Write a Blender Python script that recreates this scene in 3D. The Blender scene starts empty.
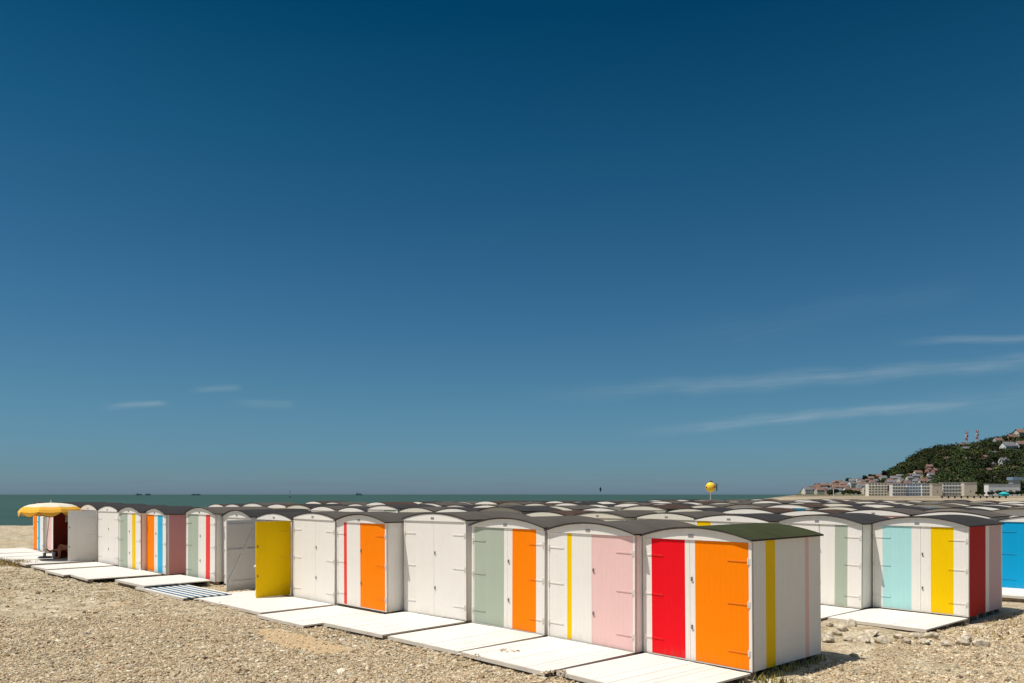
import bpy, bmesh, math, random
import numpy as np
from mathutils import Vector, Matrix
random.seed(7); rng = np.random.default_rng(11)
sc = bpy.context.scene
COL = sc.collection
R = math.radians

# ------------------------------------------------------------------ helpers
class MB:
    def __init__(s): s.v = []; s.f = []; s.m = []
    def quad(s, a, b, c, d, m=0):
        n = len(s.v); s.v += [a, b, c, d]; s.f.append((n, n+1, n+2, n+3)); s.m.append(m)
    def box(s, x0, x1, y0, y1, z0, z1, m=0):
        n = len(s.v)
        s.v += [(x0,y0,z0),(x1,y0,z0),(x1,y1,z0),(x0,y1,z0),(x0,y0,z1),(x1,y0,z1),(x1,y1,z1),(x0,y1,z1)]
        for q in ((3,2,1,0),(4,5,6,7),(0,1,5,4),(1,2,6,5),(2,3,7,6),(3,0,4,7)):
            s.f.append(tuple(n+i for i in q)); s.m.append(m)
    def striped(s, cuts, mats, y0, y1, z0, z1, back=None, axis='x'):
        """upright board whose front face (y0 side) is cut into vertical stripes"""
        def P(x, y, z): return (x, y, z) if axis == 'x' else (y, x, z)
        for i in range(len(mats)):
            a, b = cuts[i], cuts[i+1]
            q = [P(a,y0,z0), P(b,y0,z0), P(b,y0,z1), P(a,y0,z1)]
            s.quad(*q, mats[i])
            q = [P(b,y1,z0), P(a,y1,z0), P(a,y1,z1), P(b,y1,z1)]
            s.quad(*q, mats[i] if back is None else back)
            s.quad(P(a,y0,z1), P(b,y0,z1), P(b,y1,z1), P(a,y1,z1), mats[i])
            s.quad(P(a,y1,z0), P(b,y1,z0), P(b,y0,z0), P(a,y0,z0), mats[i])
        a, b = cuts[0], cuts[-1]
        s.quad(P(a,y1,z0), P(a,y0,z0), P(a,y0,z1), P(a,y1,z1), mats[0])
        s.quad(P(b,y0,z0), P(b,y1,z0), P(b,y1,z1), P(b,y0,z1), mats[-1])
    def bar(s, p, q, w, m=0, n=4, w2=None):
        p = Vector(p); q = Vector(q); d = (q-p).normalized()
        u = d.cross(Vector((0,0,1)));
        if u.length < 1e-3: u = Vector((1,0,0))
        u.normalize(); t = d.cross(u); w2 = w if w2 is None else w2
        k = len(s.v)
        for c, r in ((p, w/2), (q, w2/2)):
            for i in range(n):
                a = 2*math.pi*(i+.5)/n
                s.v.append(tuple(c + (u*math.cos(a) + t*math.sin(a))*r*(1.414 if n == 4 else 1)))
        for i in range(n):
            j = (i+1) % n
            s.f.append((k+i, k+j, k+n+j, k+n+i)); s.m.append(m)
        s.f.append(tuple(k+i for i in range(n))[::-1]); s.m.append(m)
        s.f.append(tuple(k+n+i for i in range(n))); s.m.append(m)
    def mesh(s, name, mats):
        me = bpy.data.meshes.new(name); me.from_pydata(s.v, [], s.f)
        for m in mats: me.materials.append(m)
        me.polygons.foreach_set('material_index', s.m); me.update()
        bm = bmesh.new(); bm.from_mesh(me)
        bmesh.ops.remove_doubles(bm, verts=bm.verts, dist=1e-5)
        bmesh.ops.recalc_face_normals(bm, faces=bm.faces); bm.to_mesh(me); bm.free()
        return me
    def build(s, name, mats, parent=None, loc=(0,0,0), rz=0):
        if not isinstance(mats, (list, tuple)): mats = [mats]
        return link(name, s.mesh(name, mats), parent, loc, rz)

def link(name, me, parent=None, loc=(0,0,0), rz=0):
    o = bpy.data.objects.new(name, me); COL.objects.link(o)
    if parent: o.parent = parent
    o.location = loc; o.rotation_euler = (0, 0, rz)
    return o
def tag(o, label=None, cat=None, group=None, kind=None):
    if label: o['label'] = label
    if cat: o['category'] = cat
    if group: o['group'] = group
    if kind: o['kind'] = kind
    return o
def empty(name, loc=(0,0,0), rz=0, **k):
    o = bpy.data.objects.new(name, None); COL.objects.link(o)
    o.empty_display_size = .2
    o.location = loc; o.rotation_euler = (0,0,rz); tag(o, **k); return o
def copy_tree(o, parent=None):
    c = o.copy(); COL.objects.link(c)
    if parent: c.parent = parent
    for ch in list(o.children): copy_tree(ch, c)
    return c

# ------------------------------------------------------------------ node helpers
class NT:
    def __init__(s, tree): s.t = tree; s.n = tree.nodes; s.l = tree.links
    def put(s, node, idx, val):
        inp = node.inputs[idx]
        if isinstance(val, bpy.types.NodeSocket): s.l.new(val, inp)
        elif isinstance(val, (tuple, list)) and inp.type == 'RGBA' and len(val) == 3: inp.default_value = (*val, 1)
        else: inp.default_value = val
    def math(s, op, a, b=0.0, c=0.0, clamp=False):
        n = s.n.new('ShaderNodeMath'); n.operation = op; n.use_clamp = clamp
        for i, x in enumerate((a, b, c)): s.put(n, i, x)
        return n.outputs[0]
    def noise(s, vec, scale, detail=3, rough=.55):
        n = s.n.new('ShaderNodeTexNoise'); n.inputs['Scale'].default_value = scale
        n.inputs['Detail'].default_value = detail; n.inputs['Roughness'].default_value = rough
        s.l.new(vec, n.inputs['Vector']); return n.outputs['Fac']
    def range(s, v, a, b, c=0., d=1., smooth=False):
        n = s.n.new('ShaderNodeMapRange'); n.clamp = True
        if smooth: n.interpolation_type = 'SMOOTHSTEP'
        for i, x in enumerate((v, a, b, c, d)): s.put(n, i, x)
        return n.outputs[0]
    def mix(s, f, a, b, mode='MIX'):
        n = s.n.new('ShaderNodeMix'); n.data_type = 'RGBA'; n.blend_type = mode
        s.put(n, 0, f); s.put(n, 6, a); s.put(n, 7, b); return n.outputs[2]
    def coord(s, which='Object'):
        return s.n.new('ShaderNodeTexCoord').outputs[which]
    def mapping(s, vec, scale=(1,1,1), loc=(0,0,0)):
        n = s.n.new('ShaderNodeMapping'); s.l.new(vec, n.inputs[0])
        n.inputs['Scale'].default_value = scale; n.inputs['Location'].default_value = loc; return n.outputs[0]
    def sep(s, vec):
        n = s.n.new('ShaderNodeSeparateXYZ'); s.l.new(vec, n.inputs[0]); return n.outputs
    def bump(s, h, strength=.3, dist=.01):
        n = s.n.new('ShaderNodeBump'); n.inputs['Strength'].default_value = strength
        n.inputs['Distance'].default_value = dist; s.l.new(h, n.inputs['Height']); return n.outputs[0]
def newmat(name, rough=.6, spec=.3):
    m = bpy.data.materials.new(name); m.use_nodes = True
    t = NT(m.node_tree); b = m.node_tree.nodes['Principled BSDF']
    b.inputs['Roughness'].default_value = rough; b.inputs['Specular IOR Level'].default_value = spec
    return m, t, b
_paint = {}
def paint(col, groove=.095, rough=.55, wear=.07, name='paint'):
    key = (col, groove, rough, wear)
    if key in _paint: return _paint[key]
    m, t, b = newmat(name, rough, .09)
    co = t.coord(); s = t.sep(co)
    n1 = t.noise(co, 2.3, 4); n2 = t.noise(t.mapping(co, (9, 9, 1.2)), 3., 4, .6); n3 = t.noise(co, 45, 3, .7)
    dirt = tuple(c*.72*k for c, k in zip(col, (1., .93, .82)))
    f = t.range(t.math('ADD', t.math('MULTIPLY', n1, .5), t.math('MULTIPLY', n2, .5)), .50, .72, 0, wear*2.6)
    c = t.mix(f, col, dirt)
    spl = t.math('MULTIPLY', t.range(t.math('ADD', s[2], t.math('MULTIPLY', t.math('SUBTRACT', n2, .5), .5)), .02, .22, 1, 0), t.range(n1, .35, .6))
    c = t.mix(t.math('MULTIPLY', spl, .4), c, tuple(x*.55+y*.25 for x, y in zip(col, (.40,.32,.22))))
    chips = t.range(t.math('MULTIPLY', n3, t.range(n2, .45, .75)), .40, .47, 0, .3)
    c = t.mix(chips, c, tuple(x*.6+.02 for x in col))
    if groove:
        g = t.math('FRACT', t.math('DIVIDE', t.math('ADD', s[0], s[1]), groove))
        g = t.math('ABSOLUTE', t.math('SUBTRACT', g, .5))
        h = t.range(g, .43, .5, 1, 0, True)
        # boards are not all painted to exactly the same tone
        bid = t.math('FLOOR', t.math('DIVIDE', t.math('ADD', s[0], s[1]), groove))
        w = t.n.new('ShaderNodeTexWhiteNoise'); w.noise_dimensions = '1D'; t.l.new(bid, w.inputs['W'])
        c = t.mix(t.math('MULTIPLY', w.outputs[0], .06), c, dirt)
        c = t.mix(t.math('MULTIPLY', t.math('SUBTRACT', 1, h), .12), c, dirt)
        hh = t.math('ADD', h, t.math('MULTIPLY', n3, .15))
        t.l.new(t.bump(hh, .35, .005), b.inputs['Normal'])
    else:
        t.l.new(t.bump(t.math('ADD', n3, n2), .25, .004), b.inputs['Normal'])
    t.l.new(c, b.inputs['Base Color'])
    _paint[key] = m; return m
def plain(name, col, rough=.6, var=.25, scale=6, metal=0):
    m, t, b = newmat(name, rough, .3); b.inputs['Metallic'].default_value = metal
    co = t.coord(); n = t.noise(co, scale, 5, .6)
    c = t.mix(t.range(n, .35, .65), tuple(x*(1-var) for x in col), tuple(min(1, x*(1+var)) for x in col))
    t.l.new(c, b.inputs['Base Color']); t.l.new(t.bump(n, .2, .01), b.inputs['Normal']); return m
def felt(name, col):
    m, t, b = newmat(name, .9, .12)
    co = t.coord(); n1 = t.noise(co, 1.6, 5, .6); n2 = t.noise(co, 120, 3, .7); n3 = t.noise(t.mapping(co, (1, 6, 1)), 2.2, 4)
    s = t.sep(co)
    oi = t.n.new('ShaderNodeObjectInfo')
    c = t.mix(t.range(n1, .3, .7), tuple(x*.72 for x in col), tuple(x*1.22 for x in col))
    c = t.mix(t.range(n3, .5, .75, 0, .35), c, tuple(x*1.5+.012 for x in col))
    c = t.mix(t.range(n2, .45, .75, 0, .5), c, tuple(x*1.7+.02 for x in col))
    c = t.mix(t.math('MULTIPLY', oi.outputs['Random'], .35), c, tuple(x*.6 for x in col))
    seam = t.range(t.math('ABSOLUTE', t.math('SUBTRACT', t.math('FRACT', t.math('ADD', t.math('DIVIDE', s[1], .74), .5)), .5)), .0, .018, 1, 0)
    c = t.mix(t.math('MULTIPLY', seam, .55), c, tuple(x*.25 for x in col))
    t.l.new(c, b.inputs['Base Color'])
    t.l.new(t.bump(t.math('ADD', t.math('ADD', n1, t.math('MULTIPLY', n2, .3)), t.math('MULTIPLY', seam, .3)), .35, .012), b.inputs['Normal']); return m

WHITE=(.82,.775,.715); RED=(.80,.006,.014); ORANGE=(.96,.225,.0); YELLOW=(.86,.54,.0); PINK=(.80,.52,.49)
SAGE=(.40,.45,.36); AQUA=(.40,.69,.68); BLUE=(.004,.33,.62); LBLUE=(.03,.42,.68); WINE=(.10,.010,.006)
ROSE=(.64,.29,.28); DRED=(.44,.002,.002); PALE=(.66,.74,.62); LPINK=(.62,.42,.42); CORAL=(.80,.06,.05)
MFELT = {'grey': felt('roof_felt_grey', (.082,.070,.058)), 'dark': felt('roof_felt_dark', (.034,.031,.030)),
         'green': felt('roof_felt_green', (.040,.045,.017)), 'brown': felt('roof_felt_brown', (.060,.036,.026)),
         'pale': felt('roof_felt_pale', (.13,.115,.095))}
MEDGE = plain('felt_edge', (.035,.032,.029), .9)
MMETAL = plain('hinge_steel', (.22,.20,.18), .5, metal=.6)
MDARK = plain('dark_wood', (.05,.03,.02), .8)
MWOOD = plain('weathered_wood', (.30,.25,.19), .8, .3, 9)
def deckmat(name, col):
    m, t, b = newmat(name, .6, .25)
    co = t.coord(); s = t.sep(co)
    bid = t.math('FLOOR', t.math('DIVIDE', s[0], .145))
    w = t.n.new('ShaderNodeTexWhiteNoise'); w.noise_dimensions = '1D'; t.l.new(bid, w.inputs['W'])
    n1 = t.noise(co, 1.7, 5, .65); n2 = t.noise(t.mapping(co, (14, 1.6, 1)), 2.4, 4)
    worn = tuple(c*k for c, k in zip(col, (.74, .69, .62)))
    c = t.mix(t.range(t.math('ADD', t.math('MULTIPLY', n1, .6), t.math('MULTIPLY', n2, .4)), .50, .68, 0, .5), col, worn)
    c = t.mix(t.math('MULTIPLY', w.outputs[0], .13), c, worn)
    t.l.new(c, b.inputs['Base Color']); t.l.new(t.bump(n2, .2, .004), b.inputs['Normal']); return m
MDECK = deckmat('deck_white', (.71,.675,.61)); MDECKB = deckmat('deck_blue', (.035,.125,.21))

# ------------------------------------------------------------------ ground shape
COAST = np.array([(-900,30),(-300,62),(-60,67),(-20,70),(10,92),(45,140),(100,285),(196,560),(272,765),(345,960),(455,1240),(520,1400),(640,1620),(2500,2600)], float)
def coast_sd(x, y):
    x = np.asarray(x, float); y = np.asarray(y, float)
    best = np.full(x.shape, 1e18); sgn = np.zeros(x.shape)
    for a, b in zip(COAST[:-1], COAST[1:]):
        d = b-a; L2 = (d**2).sum()
        t = np.clip(((x-a[0])*d[0]+(y-a[1])*d[1])/L2, 0, 1)
        dx = x-(a[0]+t*d[0]); dy = y-(a[1]+t*d[1]); r2 = dx*dx+dy*dy
        cr = d[0]*(y-a[1])-d[1]*(x-a[0])
        m = r2 < best-1e-9; best = np.where(m, r2, best); sgn = np.where(m, np.where(cr < 0, 1., -1.), sgn)
    return np.sqrt(best)*sgn
PROF = np.array([(760,494),(790,494.5),(797,493),(805,491.5),(815,490),(830,487.5),(845,485.5),(860,482.5),(875,480.5),(890,477),(900,473),(910,468.5),(920,463.5),(930,458.5),(940,455),(955,453.5),(970,452.5),(985,450.5),(1000,446.5),(1024,441),(1100,428),(1300,418),(2600,415)], float)
PX = (PROF[:,0]-512)*1300/775; PH = (494.5-PROF[:,1])*1300/775+1.5
def sm(t): t = np.clip(t, 0, 1); return t*t*(3-2*t)
def hill_h(x, y):
    x = np.asarray(x, float); y = np.asarray(y, float)
    r = np.interp(x, PX, PH)
    return r*sm((y-820)/480.)*(1-.8*sm((y-1330)/200.))
def micro(x, y):
    return .6*(.030*np.sin(x*1.3+.6*y+1)+.026*np.sin(1.9*y-.7*x)+.018*np.sin(3.1*x+2.3*y)+.012*np.sin(5.3*x-4.1*y+2))
def berm(x, y):     # the shingle rises a little in front of the far end of the row
    return 0.05*np.exp(-(((x+12)/7.)**2+((y-19)/5.)**2))
def ground_z(x, y):
    x = np.asarray(x, float); y = np.asarray(y, float)
    sd = coast_sd(x, y)
    r = np.hypot(x, y)
    z = micro(x, y)*np.clip(1.4-r/120, 0, 1)+berm(x, y)-.082
    far = sm((r-300)/400.); z = z+far*1.2
    drop = np.clip(-sd, 0, 60)*.13
    return np.where(sd < 0, np.maximum(z-drop, -7.8), z)

ang = np.concatenate([np.radians(np.arange(-180, -42, 3.)), np.radians(np.arange(-42, 42, .22)), np.radians(np.arange(42, 180.1, 3.))])
rad = np.concatenate([np.arange(.5, 6, .5), 6*1.016**np.arange(0, 440)]); rad = rad[rad < 3200]; rad = np.append(rad, [3300, 5000])
A, Rr = np.meshgrid(ang, rad); GX = Rr*np.sin(A); GY = Rr*np.cos(A); GZ = ground_z(GX, GY)
def grid_mesh(name, X, Y, Z, mat, wrap=False):
    h, w = X.shape
    v = np.stack([X, Y, Z], -1).reshape(-1, 3)
    i, j = np.meshgrid(np.arange(h-1), np.arange(w-1), indexing='ij'); b = (i*w+j).ravel()
    f = np.stack([b, b+w, b+w+1, b+1], -1)
    me = bpy.data.meshes.new(name)
    me.vertices.add(len(v)); me.vertices.foreach_set('co', v.ravel())
    me.loops.add(f.size); me.loops.foreach_set('vertex_index', f.ravel())
    me.polygons.add(len(f)); me.polygons.foreach_set('loop_start', np.arange(0, f.size, 4)); me.polygons.foreach_set('loop_total', np.full(len(f), 4))
    me.update(); me.validate()
    me.polygons.foreach_set('use_smooth', np.ones(len(me.polygons), bool))
    me.materials.append(mat)
    return link(name, me)
# shingle material: pebble cells in real tones, sandier patches
def shingle():
    m, t, b = newmat('shingle', .85, .2)
    co = t.coord(); cols = []
    def cells(scale, rnd=1.):
        v = t.n.new('ShaderNodeTexVoronoi'); v.inputs['Scale'].default_value = scale; t.l.new(co, v.inputs['Vector'])
        return v.outputs['Color'], v.outputs['Distance']
    c1, d1 = cells(17); c2, d2 = cells(38)
    def ramp(fac):
        r = t.n.new('ShaderNodeValToRGB'); t.l.new(fac, r.inputs[0]); e = r.color_ramp
        pts = [(0, (.08,.06,.032)), (.15, (.25,.185,.10)), (.38, (.44,.335,.195)), (.62, (.54,.435,.27)), (.84, (.34,.305,.225)), (1, (.74,.65,.47))]
        while len(e.elements) < len(pts): e.elements.new(.5)
        for el, (p, c) in zip(e.elements, pts): el.position = p; el.color = (*c, 1)
        return r.outputs[0]
    a1 = ramp(t.sep(c1)[0]); a2 = ramp(t.sep(c2)[1])
    nm = t.noise(co, 9, 3); c = t.mix(t.range(nm, .42, .58), a1, a2)
    big = t.noise(co, .45, 5, .6); bigger = t.noise(co, .03, 4, .6)
    med = t.noise(co, 2.6, 6, .75); c = t.mix(t.range(med, .50, .66, 0, .55), c, (.64,.545,.40)); c = t.mix(t.range(med, .50, .36, 0, .55), c, (.25,.18,.10))
    c = t.mix(t.range(big, .57, .72, 0, .7), c, (.50,.36,.20))
    coarse = t.noise(co, 1.25, 9, .85); c = t.mix(t.range(coarse, .50, .60, 0, .5), c, (.70,.61,.46)); c = t.mix(t.range(coarse, .50, .41, 0, .5), c, (.22,.165,.10))
    c = t.mix(t.range(bigger, .45, .65, 0, .25), c, (.55,.44,.29))
    sp = t.sep(co); ax = t.math('ADD', sp[0], 3.9); ay = t.math('SUBTRACT', sp[1], 14.4)
    pa = t.math('DIVIDE', t.math('SUBTRACT', t.math('MULTIPLY', ax, .70), t.math('MULTIPLY', ay, .71)), 1.7); pb_ = t.math('DIVIDE', t.math('ADD', t.math('MULTIPLY', ax, .71), t.math('MULTIPLY', ay, .70)), .42)
    rr = t.math('ADD', t.math('ADD', t.math('MULTIPLY', pa, pa), t.math('MULTIPLY', pb_, pb_)), t.math('MULTIPLY', t.math('SUBTRACT', med, .5), 1.6))
    c = t.mix(t.range(rr, .8, 1.3, .85, 0), c, (.50,.35,.19))
    # wetter, darker shingle on the far foreshore
    fb = t.noise(t.mapping(co, (.006, .02, 1)), 1., 5, .6); fy = t.range(sp[1], 95, 180)
    c = t.mix(t.math('MULTIPLY', t.math('MULTIPLY', fy, t.range(fb, .40, .55)), .8), c, (.17,.13,.09))
    t.l.new(c, b.inputs['Base Color'])
    h = t.math('SUBTRACT', t.math('MULTIPLY', t.math('SUBTRACT', 1, d1), 1.), t.math('MULTIPLY', d2, .5))
    t.l.new(t.bump(h, .9, .03), b.inputs['Normal']); return m
MSH = shingle()
ground = grid_mesh('beach_ground', GX, GY, GZ, MSH); tag(ground, 'pale shingle beach of rounded pebbles', kind='structure')

# sea
m, t, b = newmat('sea_water', .6, .08)
co = t.coord()
w1 = t.noise(t.mapping(co, (.05, .12, 1)), 1., 6, .65); w2 = t.noise(t.mapping(co, (.004, .012, 1)), 1., 5, .6); w3 = t.noise(t.mapping(co, (.35,.6,1)), 1, 4, .6)
c = t.mix(t.range(w2, .35, .65), (.026,.060,.053), (.037,.078,.066)); c = t.mix(t.range(w1, .45, .7, 0, .6), c, (.050,.100,.086))
c = t.mix(t.range(t.math('MULTIPLY', w3, w1), .40, .46, 0, .6), c, (.25,.32,.30))
t.l.new(c, b.inputs['Base Color']); t.l.new(t.bump(t.math('ADD', w1, w3), .8, .6), b.inputs['Normal'])
sea_r = np.array([20, 60, 150, 400, 1000, 3000, 8000, 24000.]); sa = np.radians(np.arange(0, 361, 7.5))
A2, R2 = np.meshgrid(sa, sea_r); sea = grid_mesh('sea', R2*np.sin(A2), R2*np.cos(A2), np.full(A2.shape, -3.5), m)
tag(sea, 'dark teal sea reaching to the horizon', kind='structure')

# hill
m, t, b = newmat('hill_ground', .95, .1); co = t.coord()
n = t.noise(co, .02, 6, .65); c = t.mix(t.range(n, .4, .62), (.055,.068,.024), (.17,.155,.08)); t.l.new(c, b.inputs['Base Color'])
hx, hy = np.meshgrid(np.linspace(380, 2600, 220), np.concatenate([np.linspace(815, 1400, 90), np.linspace(1420, 2600, 20)]))
hz = hill_h(hx, hy)+ground_z(hx, hy)+.12*np.minimum(1, hill_h(hx, hy))
hz = np.where(coast_sd(hx, hy) > 2, hz, np.minimum(hz, -5)) - .05
hill = grid_mesh('hillside', hx, hy, hz, m); tag(hill, 'green headland slope rising behind the town', kind='structure')
def land_z(x, y): return float(ground_z(x, y)+hill_h(x, y))

# ------------------------------------------------------------------ pebbles (uncountable)
def ico(level):
    bm = bmesh.new(); bmesh.ops.create_icosphere(bm, subdivisions=level, radius=1)
    v = np.array([x.co[:] for x in bm.verts]); f = np.array([[q.index for q in p.verts] for p in bm.faces]); bm.free(); return v, f
TONES = np.array([(.62,.50,.34),(.54,.42,.27),(.40,.30,.18),(.72,.62,.46),(.44,.39,.31),(.27,.19,.11),(.86,.79,.65),(.58,.40,.24),(.13,.10,.07)])
TP = np.array([.22,.18,.13,.14,.09,.09,.06,.05,.04]); TP = TP/TP.sum()
m, t, b = newmat('pebble_stone', .75, .25)
at = t.n.new('ShaderNodeAttribute'); at.attribute_name = 'tone'; co = t.coord(); n = t.noise(co, 60, 4, .6)
t.l.new(t.mix(t.range(n, .35, .7, 0, .35), at.outputs['Color'], (.34,.25,.15)), b.inputs['Base Color']); t.l.new(t.bump(n, .3, .004), b.inputs['Normal']); MPEB = m
def stones_mesh(name, px, py, pz, s, level, flat=(.45,.85)):
    v0, f0 = ico(level); n = len(px); k = len(v0)
    sc3 = np.stack([s*rng.uniform(.75, 1.25, n), s*rng.uniform(.65, 1.05, n), s*rng.uniform(*flat, n)], -1)
    jit = 1+rng.uniform(-.16, .16, (n, k, 1))
    V = v0[None]*jit*sc3[:, None, :]
    for _c in range(4 if level < 2 else 7):
        dc = rng.normal(size=(n,1,3)); dc /= np.linalg.norm(dc, axis=2, keepdims=True)
        lim = (s*rng.uniform(.35,.75,n))[:,None]
        ex = np.maximum(0, (V*dc).sum(-1)-lim); V = V-dc*ex[...,None]
    yaw = rng.uniform(0, 6.28, n); tilt = rng.normal(0, .3, n)
    cy, sy, ct, st = np.cos(yaw)[:,None], np.sin(yaw)[:,None], np.cos(tilt)[:,None], np.sin(tilt)[:,None]
    x, y, z = V[...,0], V[...,1], V[...,2]
    y, z = y*ct-z*st, y*st+z*ct
    x, y = x*cy-y*sy, x*sy+y*cy
    V = np.stack([x+px[:,None], y+py[:,None], z+pz[:,None]], -1).reshape(-1, 3)
    Fc = (f0[None]+(np.arange(n)*k)[:,None,None]).reshape(-1, 3)
    me = bpy.data.meshes.new(name); me.vertices.add(len(V)); me.vertices.foreach_set('co', V.ravel())
    me.loops.add(Fc.size); me.loops.foreach_set('vertex_index', Fc.ravel())
    me.polygons.add(len(Fc)); me.polygons.foreach_set('loop_start', np.arange(0, Fc.size, 3)); me.polygons.foreach_set('loop_total', np.full(len(Fc), 3))
    me.update(); me.polygons.foreach_set('use_smooth', np.full(len(Fc), level > 1))
    tone = TONES[rng.choice(len(TONES), n, p=TP)]*np.array([.92,.90,.84])*np.array([1.,1.,1.])*rng.uniform(.75, 1.15, (n, 1)); tone = np.repeat(np.concatenate([tone, np.ones((n,1))], 1), k, 0)
    a = me.attributes.new('tone', 'FLOAT_COLOR', 'POINT'); a.data.foreach_set('color', tone.ravel().astype(np.float32))
    me.materials.append(MPEB); return me
def sandy(x, y): return (np.sin(x*.55+y*.33+1.2)+np.sin(x*.21-y*.47+.3)+.6*np.sin(x*1.3+y*.9)) > 1.55
def patch(x, y):
    a = ((x+3.9)*.70-(y-14.4)*.71)/1.7; b_ = ((x+3.9)*.71+(y-14.4)*.70)/.42; return a*a+b_*b_+.35*np.sin(x*5)*np.sin(y*6) < 1
def keep(x, y):
    n = (x+y)*.7071
    vis = (x > -.70*y) & (x < .72*y)
    a = vis & (n < 10.3) & (y < 38)
    s = (y-x)*.7071
    b_ = vis & (n >= 10.3) & (n < 18) & (s < 5.2) & (y < 30)
    c_ = vis & (n >= 18) & (s < 4.4) & (y < 40)
    return a | b_ | c_
def scatter(n, y0, y1, smin, level, keepf=.25):
    y = np.sqrt(rng.uniform(y0**2, y1**2, n)); x = rng.uniform(-.72, .72, n)*y
    k = keep(x, y); sa_ = sandy(x, y); k &= (~sa_) | (rng.random(n) < keepf); k &= (~patch(x, y)) | (rng.random(n) < .10); x, y = x[k], y[k]
    s = np.clip(np.exp(rng.normal(math.log(smin), .44, len(x))), .007, .11)
    return x, y, ground_z(x, y)+s*.12, s
xs_, ys_, zs_, ss_ = scatter(190000, 9.5, 17, .0155, 1)
# shingle kicked up onto the corners of the decks
ex = [(-2.3,13.75,.16,.03),(-.78,12.45,.2,.045),(-.05,12.9,.12,.04),(-3.35,14.9,.18,.0),(.6,11.3,.14,.05),(-3.0,16.2,.15,.0),(2.3,9.9,.2,.03)]
for (cx_, cy_, r_, z_) in ex:
    n_ = 34; a_ = rng.uniform(0,6.28,n_); q_ = r_*np.sqrt(rng.random(n_)); xs_ = np.append(xs_, cx_+q_*np.cos(a_)*1.6); ys_ = np.append(ys_, cy_+q_*np.sin(a_)); s__ = rng.uniform(.010,.028,n_); ss_ = np.append(ss_, s__); zs_ = np.append(zs_, z_+s__*.4)
parts_ = [stones_mesh('near', xs_, ys_, zs_, ss_, 1), ]
peb = link('pebbles', parts_[0]); tag(peb, 'loose pale pebbles covering the beach in the foreground', 'pebbles', kind='stuff')
x_, y_, z_, s_ = scatter(140000, 17, 38, .020, 1)
peb2 = link('pebbles', stones_mesh('far', x_, y_, z_, s_, 1)); tag(peb2, 'loose pale pebbles covering the beach farther off beside the huts', 'pebbles', kind='stuff')

# ------------------------------------------------------------------ beach huts
DEPTH = 2.04
_mc = {}
def cached(key, fn):
    if key not in _mc: _mc[key] = fn()
    return _mc[key]
NSEG = 14
def arch(x, w, H, rise): return H + rise*(1-(2*x/w)**2)
def roof_mesh(w, H, rise, mat, fo=.08, dep=DEPTH):
    def fn():
        b = MB(); ov = .045; y0, y1 = -fo, dep+.03; th = .026
        xs = [-(w/2+ov)+(w+2*ov)*i/NSEG for i in range(NSEG+1)]
        lo = [arch(x, w, H, rise)+.004 for x in xs]
        for i in range(NSEG):
            a, c = xs[i], xs[i+1]; za, zc = lo[i], lo[i+1]
            b.quad((a,y0,za+th),(c,y0,zc+th),(c,y1,zc+th),(a,y1,za+th),0)
            b.quad((a,y1,za),(c,y1,zc),(c,y0,zc),(a,y0,za),1)
            b.quad((a,y0,za),(c,y0,zc),(c,y0,zc+th),(a,y0,za+th),1)
            b.quad((c,y1,zc),(a,y1,za),(a,y1,za+th),(c,y1,zc+th),1)
        for x, z in ((xs[0], lo[0]), (xs[-1], lo[-1])):
            b.quad((x,y0,z),(x,y1,z),(x,y1,z+th),(x,y0,z+th),1)
        me = b.mesh('roof', [mat, MEDGE])
        return me
    return cached(('roof', w, H, rise, mat.name, fo, dep), fn)
def gable_mesh(w, H, rise, mat):
    def fn():
        b = MB(); y0, y1 = -.014, .016; z0 = H-.03
        xs = [-w/2+w*i/NSEG for i in range(NSEG+1)]
        for i in range(NSEG):
            a, c = xs[i], xs[i+1]; za, zc = arch(a,w,H,rise), arch(c,w,H,rise)
            b.quad((a,y0,z0),(c,y0,z0),(c,y0,zc),(a,y0,za)); b.quad((c,y1,z0),(a,y1,z0),(a,y1,za),(c,y1,zc))
            b.quad((a,y1,z0),(c,y1,z0),(c,y0,z0),(a,y0,z0)); b.quad((a,y0,za),(c,y0,zc),(c,y1,zc),(a,y1,za))
        for x in (xs[0], xs[-1]): b.quad((x,y0,z0),(x,y1,z0),(x,y1,H),(x,y0,H))
        return b.mesh('gable', [mat])
    return cached(('gable', w, H, rise, mat.name), fn)
def wall_mesh(w, H, rise, right, left, white, dep=DEPTH):
    """right/left: list of (start, end, colour) along the depth"""
    def fn():
        b = MB(); mats = [white]
        def cutlist(st):
            cuts = [.018]; mm = []
            for a, e, c in st:
                if a > cuts[-1]+1e-4: cuts.append(a); mm.append(0)
                mt = paint(c)
                if mt not in mats: mats.append(mt)
                cuts.append(e); mm.append(mats.index(mt))
            if cuts[-1] < dep-1e-4: cuts.append(dep); mm.append(0)
            return cuts, mm
        cr, mr = cutlist(right); cl, ml = cutlist(left)
        b.striped(cr, mr, w/2, w/2-.03, .035, H-.002, 0, 'y')
        b.striped(cl, ml, -w/2, -w/2+.03, .035, H-.002, 0, 'y')
        # back wall with arched top
        xs = [-(w/2-.03)+(w-.06)*i/10 for i in range(11)]
        for i in range(10):
            a, c = xs[i], xs[i+1]; za, zc = arch(a,w,H,rise), arch(c,w,H,rise)
            for y in (dep-.03, dep-.001): b.quad((a,y,.035),(c,y,.035),(c,y,zc),(a,y,za), 0)
        b.box(-(w/2-.032), w/2-.032, .04, dep-.032, .04, .06, 0)
        return b.mesh('wall', mats)
    return cached(('wall', w, H, rise, tuple(right), tuple(left), white.name, dep), fn)
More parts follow.
